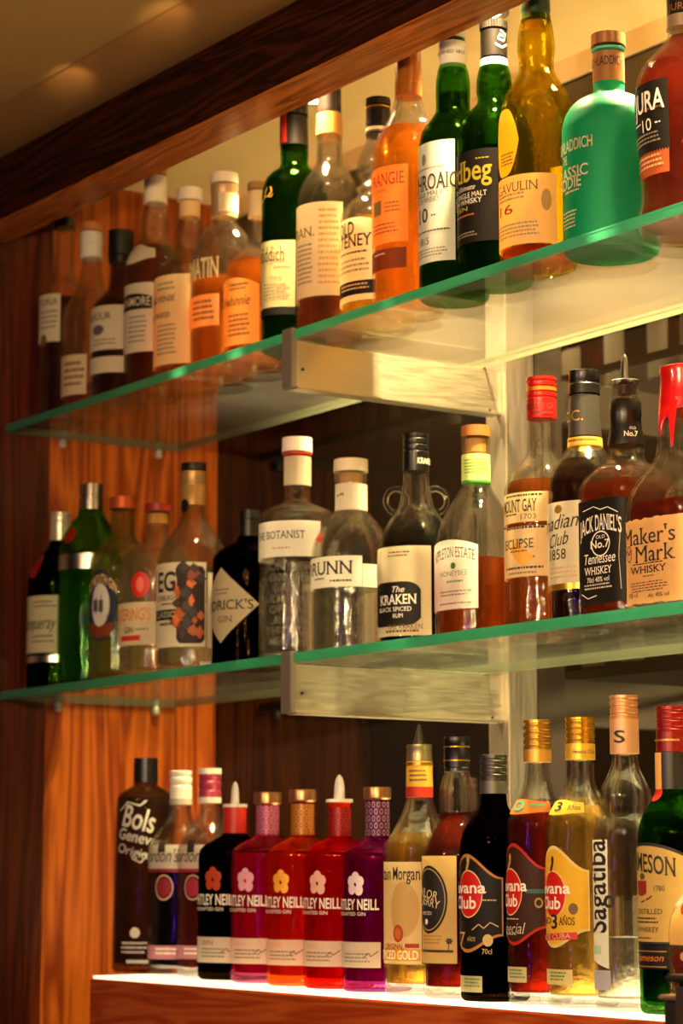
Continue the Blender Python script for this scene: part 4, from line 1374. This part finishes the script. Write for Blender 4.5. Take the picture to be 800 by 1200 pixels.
def flavoured(label, uc, vt, vb, cap, liq, band, gl_):
    b = L('gin_bottle', label, uc, vt, vb, [(942, 12.4), (952, 13.5), (964, 18), (976, 28), (987, 34.5), (998, 36.5)])
    b.glass(gl_); b.fill(1000, liq)
    l = b.patch('label', None, None, uc + 2, 990, 1018, paper('#ece2cc')); b.text("Gordon's", 2, uc - 33, uc - 2, 995, 1010, INK, l, shear=.35)
    b.patch('crest', None, uc - 26, uc - 18, 984, 999, paper('#3a3028', 0), eps=.0009)
    b.patch('band', None, None, uc + 2, 1018, 1022, paint(band, .5))
    b.dot('emblem', None, uc - 20, 1040, 12, 15, paint('#c89a80', .5), hole=.85); b.dot('fruit_print', None, uc - 20, 1040, 9, 11, paint(band, .5), n=12)
    k = b.patch('lower_label', None, None, uc + 2, 1108, 1124, paper('#b87a80', .1)); b.lines(uc - 30, uc - 4, 1111, 1121, 2, WHITEINK, k)
    return b
b = flavoured('slim dark purple bottle with white cap beside the smoky grey bottle', 212, 903, 1143, None, liquid('#2c0a14'), '#8a1c2c', CLEAR)
b.screw('cap', 903, 936, 13, WHITECAP, 2, .6); b.ring('cap_foot', [(936, 13.2), (943, 13.2)], paint('#b8ac98', .4))
b = flavoured('slim rose bottle with pink and white cap beside the dark purple bottle', 246, 900, 1147, None, liquid('#b8503c'), '#a8283c', CLEAR)
b.ring('cap', [(900, 13.4), (907, 13.6)], WHITECAP); b.screw('cap_sleeve', 907, 934, 13.3, paint('#b8405c', .35, .3), 2, .8); b.ring('cap_foot', [(934, 13.5), (941, 13.6)], WHITECAP)

def squared(label, uc, vb, gl_, liq, accent, top, vt, neck, du=0):
    s0 = vb - 1165
    b = L('gin_bottle', label, uc, vt, vb, [(neck, 13), (980 + s0 * .3, 13.4), (984 + s0 * .3, 17), (988 + s0 * .3, 25), (993 + s0 * .3, 34), (1000 + s0 * .3, 41), (1008 + s0 * .3, 42.5)], seg=48)
    b.glass(gl_); b.fill(1003 + s0 * .3, liq)
    o_ = s0 * .45
    em_ = paint(accent, .45)
    for q, (x, y) in enumerate(((0, -9), (-5, -4), (5, -4), (-4, 5), (4, 6))):
        b.dot('emblem', None, uc - 26 + x, 1037 + o_ + y, 5.5, 6.5, em_, n=12)
    b.text('WHITLEY NEILL', 3, uc - 40, uc + 2, 1054 + o_, 1066 + o_, WHITEINK, None, bold=.02); b.text('HANDCRAFTED GIN', 5, uc - 39, uc - 14, 1069 + o_, 1073 + o_, WHITEINK)
    l = b.patch('label', None, None, uc + 4, 1104 + o_, 1134 + o_, paper('#efdcc0')); b.text('GIN', 0, uc - 38, uc - 26, 1108 + o_, 1113 + o_, em_, l); b.lines(uc - 39, uc - 8, 1117 + o_, 1130 + o_, 3, GREYINK, l); b.stroke('signature', l, [(uc - 16, 1122 + o_), (uc - 10, 1117 + o_), (uc - 8, 1121 + o_), (uc + 1, 1115 + o_)], 1, BROWNINK, .0014)
    return b
def sleeve(b, uc, v0, v1, col, dark):
    hw = 13.6
    c = b.ring('neck_sleeve', [(v0, hw), (v1, hw)], paint(col, .35, .2))
    R_ = b.px(hw, .2)
    for j in range(5):
        for i in range(8):
            a = -98 + 26 * i + (13 if j % 2 else 0)
            zc = b.z(v0 + (v1 - v0) * (j + .5) / 5)
            d = (b.z(v0) - b.z(v1)) / 11
            vs = []
            for t in range(8):
                vs.append(b.surf(a + 9 * math.cos(t * PI / 4), zc + d * math.sin(t * PI / 4), .0006, R_))
            for t in range(8):
                vs.append(b.surf(a + 5.5 * math.cos(t * PI / 4), zc + d * .6 * math.sin(t * PI / 4), .0006, R_))
            if j == 0 and i == 0:
                VS, FS = [], []
            k_ = len(VS)
            VS += vs
            for t in range(8):
                FS.append((k_ + t, k_ + (t + 1) % 8, k_ + 8 + (t + 1) % 8, k_ + 8 + t))
    link('lattice_print', mesh('lattice_print', VS, FS), paint(dark, .5), c)
b = squared('black gin bottle with red neck band and white pouring spout', 275.5, 1152, DARKG, liquid('#0c0608'), '#b8421c', None, 916, 944)
b.pour(916, 943, 6, paint('#f0ece0', .35), 0); b.ring('pourer_flange', [(942, 14.2), (946, 14.6)], WHITECAP); b.ring('neck_band', [(946, 13.6), (977, 13.6)], paint('#c8281a', .4))
def capped(b, uc, v0):
    b.ring('stopper', [(v0, 15.6), (v0 + 2, 16.2), (v0 + 13, 16.2), (v0 + 15, 14.6)], COPPER)
PINKG, ORG, REDG, PURG = glass('#f490b8', '#a02860'), glass('#f8a040', '#a04a08'), glass('#f04030', '#8a0808'), glass('#d060b8', '#400858')
b = squared('pink gin bottle with copper stopper, between black and orange bottles', 313.5, 1155, PINKG, liquid('#d82868', .6, 1.36, .4), '#e8a0b8', None, 928, 942)
capped(b, 313, 928); sleeve(b, 313, 944, 979, '#c87088', '#8a3450')
b = squared('orange gin bottle with copper stopper, between pink and red bottles', 354.5, 1159, ORG, liquid('#e0560c', .6, 1.36, .4), '#f0a83c', None, 925, 940)
capped(b, 354, 925); sleeve(b, 354, 942, 978, '#d08a30', '#8a4a10')
b = squared('bright red gin bottle with white pouring spout', 397.5, 1162, REDG, liquid('#d8141a', .6, 1.36, .4), '#e8b0a0', None, 908, 940)
b.pour(908, 937, 8, paint('#f0ece0', .35), 0); b.ring('pourer_flange', [(936, 15.6), (940, 16.2)], WHITECAP); b.ring('pourer_plug', [(940, 13), (947, 12.6)], paint('#e08a30', .4)); sleeve(b, 397, 946, 980, '#b81c14', '#3a0806')
b = squared('purple gin bottle with copper stopper, at right of the bright red one', 442, 1165, PURG, liquid('#b0147c', .6, 1.36, .4), '#e8d0d8', None, 922, 938)
capped(b, 442, 922); sleeve(b, 442, 939, 980, '#4a1440', '#c08aa8')

b = L('rum_bottle', 'pale gold rum bottle with dark pointed pouring spout and cream picture label', 491, 849, 1168, [(892, 14.6), (932, 15), (944, 17.5), (958, 23), (970, 30), (981, 37), (992, 41.5), (1004, 43)], n=2.5)
b.glass(CLEAR); b.fill(988, liquid('#f0c050'))
b.pour(849, 874, 8, paint('#5a544c', .3, .9), 0, 'cone'); b.ring('cap', [(872, 14.8), (876, 15), (878, 14.4), (884, 15), (892, 15.2)], paint('#9a8a60', .35, .7))
c = b.ring('neck_label', [(892, 15.4), (922, 15.8)], paper('#e0a83c', 0)); b.ring('neck_label_foot', [(922, 15.9), (934, 15.9)], paper('#b83018', 0)); b.ring('neck_label_band', [(893, 15.9), (897, 15.9)], GOLD); b.lines(480, 500, 902, 918, 3, BROWNINK, c, rr=b.px(15.9, .22))
l = b.patch('label', None, None, 494, 1010, 1130, paper('#eed8a0'))
b.text('Captain Morgan', 4, 451, 492, 1016, 1031, INK, l, bold=.008); k = b.dot('label_centre', l, 472, 1066, 20, 32, paper('#dfc17c'), eps=.0009)
b.text('ORIGINAL', 0, 452, 473, 1106, 1112, REDINK, l, bold=.012); b.patch('red_bar', l, 474, 491, 1106, 1111, REDINK, eps=.0009); b.text('SPICED GOLD', 2, 452, 490, 1114, 1124, paint('#fff0c8', .5), l, bold=.02, eps=.0015); b.patch('gold_bar', l, None, 493, 1112, 1126, paint('#d8962c', .5), eps=.0009)
b.dot('barrel_print', k, 466, 1094, 8, 10, paint('#a8401c', .6), eps=.0012); b.dot('barrel_print', k, 466, 1094, 5, 7, paint('#c8642c', .6), eps=.0014)

b = L('rum_bottle', 'dark red rum bottle with yellow cream label bearing a black oval', 535, 863, 1171, [(904, 14), (912, 17), (924, 20), (938, 21.2), (950, 20.6), (958, 22), (968, 28), (980, 34.5), (992, 39.5), (1004, 42)])
b.glass(CLEAR); b.fill(952, liquid('#8a1c08'))
b.ring('cap', [(863, 14.8), (866, 15.3), (872, 15.3), (873, 14.8), (891, 15.2), (899, 15.2), (900, 14.4), (904, 15)], BLACK); b.ring('cap_band', [(874, 15.3), (876, 15.3)], GOLD); b.ring('cap_band', [(890, 15.4), (892, 15.4)], GOLD)
l = b.patch('label', None, None, 535, 1003, 1129, paper('#ecc878'))
k = b.dot('emblem', l, 502, 1054, 27, 39, INK, eps=.0009, n=40); b.dot('emblem_ring', k, 502, 1054, 24.5, 36, paint('#b89a60', .5), eps=.0012, n=40, hole=.96)
b.text('SAILOR', 3, 497, 512, 1041, 1051, paint('#e8d4a0', .5), k, shear=.3, tilt=-4, eps=.0014); b.text('JERRY', 1, 497, 516, 1052, 1062, paint('#e8d4a0', .5), k, shear=.3, tilt=-4, eps=.0014); b.text('SPICED', 1, 497, 506, 1068, 1072, WHITEINK, k, eps=.0014); b.dot('mark', k, 500, 1080, 3, 3.5, WHITEINK, eps=.0014, n=10)
b.lines(496, 518, 1096, 1108, 3, paint('#c08a3c', .6), l); b.patch('horizon_print', l, 495, 531, 1113, 1116, paint('#3a2c1c', .6), eps=.0009); b.dot('palm_print', l, 526, 1103, 5, 4, paint('#3a2c1c', .6), n=14, shape=lambda t: .5 + .5 * abs(math.cos(3 * t)), eps=.0009); b.stroke('palm_print', l, [(526, 1104), (525, 1114)], 1, paint('#3a2c1c', .6))

def club(label, uc, vt, vb, prof, liq, gl_, lab, trim, disc_u, extra):
    b = L('rum_bottle', label, uc, vt, vb, prof)
    b.glass(gl_); b.fill(prof[3][0] + 4, liq)
    dv = (vb - 1178) * .5
    edge = b.patch('label_edge', None, None, uc + 12, 988 + dv + (14 if extra == 7 else 0), 1108 + dv + (10 if extra == 7 else 0), trim, WAVE(.24), eps=.0005, cols=40)
    l = b.patch('label', None, None, uc + 10, 992 + dv + (14 if extra == 7 else 0), 1104 + dv + (10 if extra == 7 else 0), lab, WAVE(.24), eps=.0008, cols=40)
    cy_ = 1045 + dv
    if extra == 7:
        cy_ += 4
    k = b.dot('emblem', l, disc_u, cy_, 19, 26, paint('#c81c12', .4), eps=.0011, n=36)
    b.dot('emblem_ring', l, disc_u, cy_, 20, 27.5, paint('#e8c890', .5), eps=.0010, n=36)
    b.text('Havana', 1, uc - 42, disc_u + 22, cy_ - 14, cy_ - 1, WHITEINK, k, bold=.02, eps=.0016); b.text('Club', 0, disc_u - 14, disc_u + 10, cy_ + 3, cy_ + 17, WHITEINK, k, bold=.02, eps=.0016)
    b.dot('figure_print', l, disc_u, cy_ - 40, 2.5, 5, paint('#b89a50' if extra != 3 else '#3a2c18', .5), eps=.0012, n=12); b.stroke('figure_print', l, [(disc_u, cy_ - 36), (disc_u - 2, cy_ - 27)], 4, paint('#b89a50' if extra != 3 else '#3a2c18', .5), .0012)
    k = b.patch('tax_label', None, None, uc - 14 if extra != 3 else uc - 9, 1133 + dv + (12 if extra == 7 else 0), 1151 + dv + (13 if extra == 7 else 0), paper('#d8cc94')); b.lines(uc - 36, uc - 16, 1136 + dv + (12 if extra == 7 else 0), 1148 + dv + (12 if extra == 7 else 0), 3, paint('#5a7a4a', .6), k)
    return b, l, dv
b, l, dv = club('near black rum bottle with dark grey screw cap and black label', 578, 884, 1175, [(930, 15), (942, 16), (950, 20), (960, 28), (970, 36), (982, 41.5), (996, 43)], liquid('#1c0a06'), DARKG, paper('#1a1512', 0), paper('#b8783c', 0), 547, 7)
b.screw('cap', 884, 915, 16, paint('#56514a', .35, .8), 3, .8); b.ring('cap_foot', [(915, 16.4), (930, 16.4)], paint('#6a655c', .45, .7))
G7 = paint('#c8a868', .45)
b.text('7', 0, 538, 544, 1092, 1108, G7, l, eps=.0014); b.text('AÑOS', 0, 546, 556, 1098, 1103, G7, l, eps=.0014); b.dot('medal', l, 571, 1102, 6, 7, G7, eps=.0013); b.stroke('signature', l, [(552, 1090), (560, 1083), (566, 1088), (574, 1081), (584, 1086)], 1.2, G7, .0014); b.lines(564, 584, 1054, 1058, 1, G7, l, eps=.0014); b.text('70cl', 0, 564, 576, 1112, 1118, G7, l, eps=.0014)
b, l, dv = club('red brown rum bottle with gold screw cap and brown label', 629, 843, 1178, [(893, 14.4), (912, 15.8), (926, 20), (940, 28), (953, 36), (965, 41), (980, 42)], liquid('#9c2008'), CLEAR, paper('#3a1e10', 0), paper('#b82818', 0), 594, 1)
b.screw('cap', 843, 880, 16.4, GOLD, 4, .85); b.ring('cap_foot', [(878, 16.7), (893, 16.7)], paint('#d8a04a', .4, .6))
k = b.patch('neck_label', None, None, 646, 936, 954, paper('#d88a3c'), WAVE(.2)); b.dot('neck_print', k, 606, 944, 8, 6, paint('#3aa0a0', .5), hole=.6, eps=.0012); b.lines(618, 640, 942, 948, 1, paint('#3aa0a0', .5), k)
b.text('Especial', 2, 590, 614, 1081, 1094, CREAM, l, shear=.3, eps=.0014); b.lines(590, 606, 1076, 1079, 1, CREAM, l, eps=.0014); b.lines(590, 606, 1094, 1097, 1, CREAM, l, eps=.0014); b.patch('stripe', l, 614, 639, 1042, 1047, paint('#2a5a50', .5), eps=.0012); b.dot('medal', l, 631, 1058, 5, 6, paint('#a8824a', .5), hole=.6, eps=.0012)
b, l, dv = club('pale gold rum bottle with bright gold screw cap and yellow label', 679, 840, 1184, [(890, 15.4), (912, 16.8), (926, 21.5), (940, 30.5), (953, 38.5), (965, 43), (980, 44)], liquid('#f0c86a'), CLEAR, paper('#f4c83c'), paper('#f0dc9c'), 646, 3)
b.screw('cap', 840, 872, 17.4, paint('#e8b030', .25, .85), 4, .85); c = b.ring('cap_foot', [(871, 17.6), (890, 17.6)], paint('#f0c040', .35, .5)); b.text('Havana Club', 0, 671, 695, 878, 883, BROWNINK, c, shear=.2, rr=b.px(17.7, .28))
k = b.patch('neck_label', None, None, 684, 937, 955, paper('#f4d050'), WAVE(.2)); b.text('3', 0, 651, 658, 940, 950, INK, k, bold=.01); b.text('Años', 0, 664, 680, 943, 949, INK, k, serif=True)
b.text('AÑEJO', 2, 637, 645, 1075, 1082, INK, l, bold=.01, serif=True, eps=.0014); b.text('3', 0, 645, 652, 1072, 1088, INK, l, bold=.02, eps=.0014); b.text('AÑOS', 0, 654, 673, 1075, 1084, INK, l, bold=.01, serif=True, eps=.0014)
k = b.patch('ribbon', l, None, 676, 1090, 1103, paint('#c02818', .5), eps=.0011, shape=lambda t: (.85 - .3 * (1 - t) * .5, .2 - .2 * (1 - t) * .5)); b.text('RON DE CUBA', 2, 638, 668, 1095, 1101, CREAM, k, eps=.0017, tilt=2); b.dot('medal', l, 671, 1065, 5.5, 6.5, paint('#6a4a20', .5), eps=.0012)

b = L('spirit_bottle', 'clear bottle with bulbous neck, copper cap and tall white vertical strip label', 730.5, 814, 1189, [(882, 15.6), (894, 16.4), (904, 20), (914, 26), (924, 31.5), (934, 34), (943, 34), (952, 33.5), (962, 38), (972, 43.5), (984, 45)])
b.glass(CLEAR); b.fill(1098, WATER)
b.screw('cap', 814, 844, 16.6, paint('#d89a62', .35, .5), 3, .85); c = b.ring('cap_foot', [(842, 16.9), (883, 17.1)], paint('#d8a070', .45, .25))
b.text('S', 0, 720, 732, 856, 870, INK, c, rr=b.px(17.3, .29), bold=.01)
l = b.patch('label', None, 686.5, 709, 984, 1135, paper('#f4f0e6', .4), lambda t: (1, .07 * (1 - t) * .5))
b.vtext('Sagatiba', 688, 706, 1093, 984, INK, l, bold=.012); b.patch('mark', l, 690, 700, 1108, 1118, paint('#b8d8b0', .6), eps=.001); b.patch('label_foot', None, 688, 712, 1137, 1160, paper('#b8b4c8', .5)); 
b.patch('back_label', None, 712, 722, 1000, 1090, paper('#f0d070', .5), eps=-.0045) if False else None

b = L('whiskey_bottle', 'green whiskey bottle with dark red cap and arched cream label', 785, 827, 1194, [(924, 18), (932, 21.5), (940, 27.5), (950, 35.5), (961, 42.5), (974, 46.5), (988, 48)])
b.glass(glass('#4c8c30')); b.fill(1128, liquid('#6a7a18'))
b.screw('cap', 827, 859, 17, paint('#8a1410', .3, .4), 3, .9); c = b.ring('cap_foot', [(858, 17.3), (881, 17.5)], paint('#7a100e', .35, .3)); b.lines(768, 796, 866, 871, 1, GOLDINK, c, rr=b.px(17.6, .28))
b.ring('neck_label', [(881, 17.6), (925, 18.4)], paint('#1c140e', .4)); b.patch('neck_strip', None, 766, 775, 882, 925, paper('#e8b060', 0), rr=b.px(18.3, .25)); b.dot('neck_seal', None, 768, 930, 8, 9, paint('#a82018', .4))
e = b.patch('label_edge', None, None, ('a', 42), 987, 1107, INK, ARCH(.2), cols=30, eps=.0005)
l = b.patch('label', None, None, ('a', 40), 991, 1104, paper('#f0c870'), ARCH(.2), cols=30, eps=.0009)
b.text('JAMESON', 2, 742, 792, 1001, 1022, INK, l, bold=.012, serif=True, bow=0, tilt=-5, eps=.0013); b.patch('crest', l, 742, 753, 1032, 1050, paint('#8a2418', .5), lambda t: (1, .2 * t * t), eps=.0012); b.dot('crest_top', l, 747.5, 1027, 5, 4, paint('#5a3a24', .6), n=10, eps=.0013); b.stroke('crest_scroll', l, [(739, 1052), (747, 1057), (756, 1053), (760, 1050)], 2, paint('#6a3a20', .6), .0013); b.text('1780', 0, 763, 777, 1038, 1044, INK, l, eps=.0013)
b.text('TRIPLE DISTILLED', 4, 739, 774, 1065, 1071, INK, l, eps=.0013); b.lines(739, 774, 1075, 1084, 2, INK, l, eps=.0013); b.text('IRISH WHISKEY', 2, 739, 769, 1086, 1092, INK, l, eps=.0013); b.lines(740, 760, 1098, 1102, 1, BROWNINK, l, eps=.0013)
k = b.patch('lower_label', None, None, ('a', 40), 1108, 1136, BLACKP); b.text('John Jameson', 3, 740, 776, 1118, 1126, paint('#d8782c', .4), k, shear=.35, eps=.0013); b.lines(739, 780, 1114, 1116, 1, GOLDINK, k, fill=.6, dash=False); b.lines(739, 780, 1132, 1134, 1, GOLDINK, k, fill=.6, dash=False)

b = Bottle('spirit_bottle', 'round shouldered amber bottle cut by the right edge beside the green whiskey bottle', LOWG, 'low', 824, 960, [(1000, 14), (1030, 15), (1040, 20), (1050, 30), (1062, 41), (1078, 48), (1096, 51)], y=.012, n=2.2)
b.glass(CLEAR); b.fill(1112, liquid('#d88a30'))
b.ring('cap', [(960, 15), (1000, 15.4)], paint('#7a1410', .35, .3))
l = b.patch('label', None, ('a', -72), ('a', 40), 1054, 1108, paper('#ecc070'), ARCH(.35)); b.dot('emblem', l, 800, 1063, 7, 9, REDINK, eps=.0012)
k = b.patch('lower_label', None, ('a', -66), ('a', 40), 1110, 1134, paper('#5a1410', 0), lambda t: (1 - .5 * max(0, -t), 0)); b.dot('emblem', k, 797, 1121, 5, 5, paint('#c89a60', .5), n=10, eps=.0012)

# dark steel till edge in front of the counter, out of focus at the lower right
t = tag(empty('till_printer', (0, 0, 0)), 'blurred dark steel box with a lipped top at the lower right corner', 'printer')
p1, p2 = on_y(787, 1142, -.16), on_y(766, 1166, -.16)
zt = p1.z
box('casing', (p1.x, -.16, -.45), (p1.x + .14, -.06, zt - .006), paint('#4a4036', .4, .6, .05, .1, 60), t, .004)
box('lid', (p1.x - .004, -.166, zt - .006), (p1.x + .144, -.055, zt), paint('#2a241e', .35, .3), t, .002)
box('side_rail', (p2.x, -.15, -.45), (p1.x - .0045, -.075, p2.z - .004), paint('#2c2620', .4, .4), t, .002)
box('rail_cap', (p2.x - .003, -.154, p2.z - .004), (p1.x - .0045, -.071, p2.z), paint('#7a6248', .4, .3), t, .0015)
structure(box('trim_9', (-3.0, -.5, -.47), (.5, -.002, -.45), paint('#2a1a10', .4)))
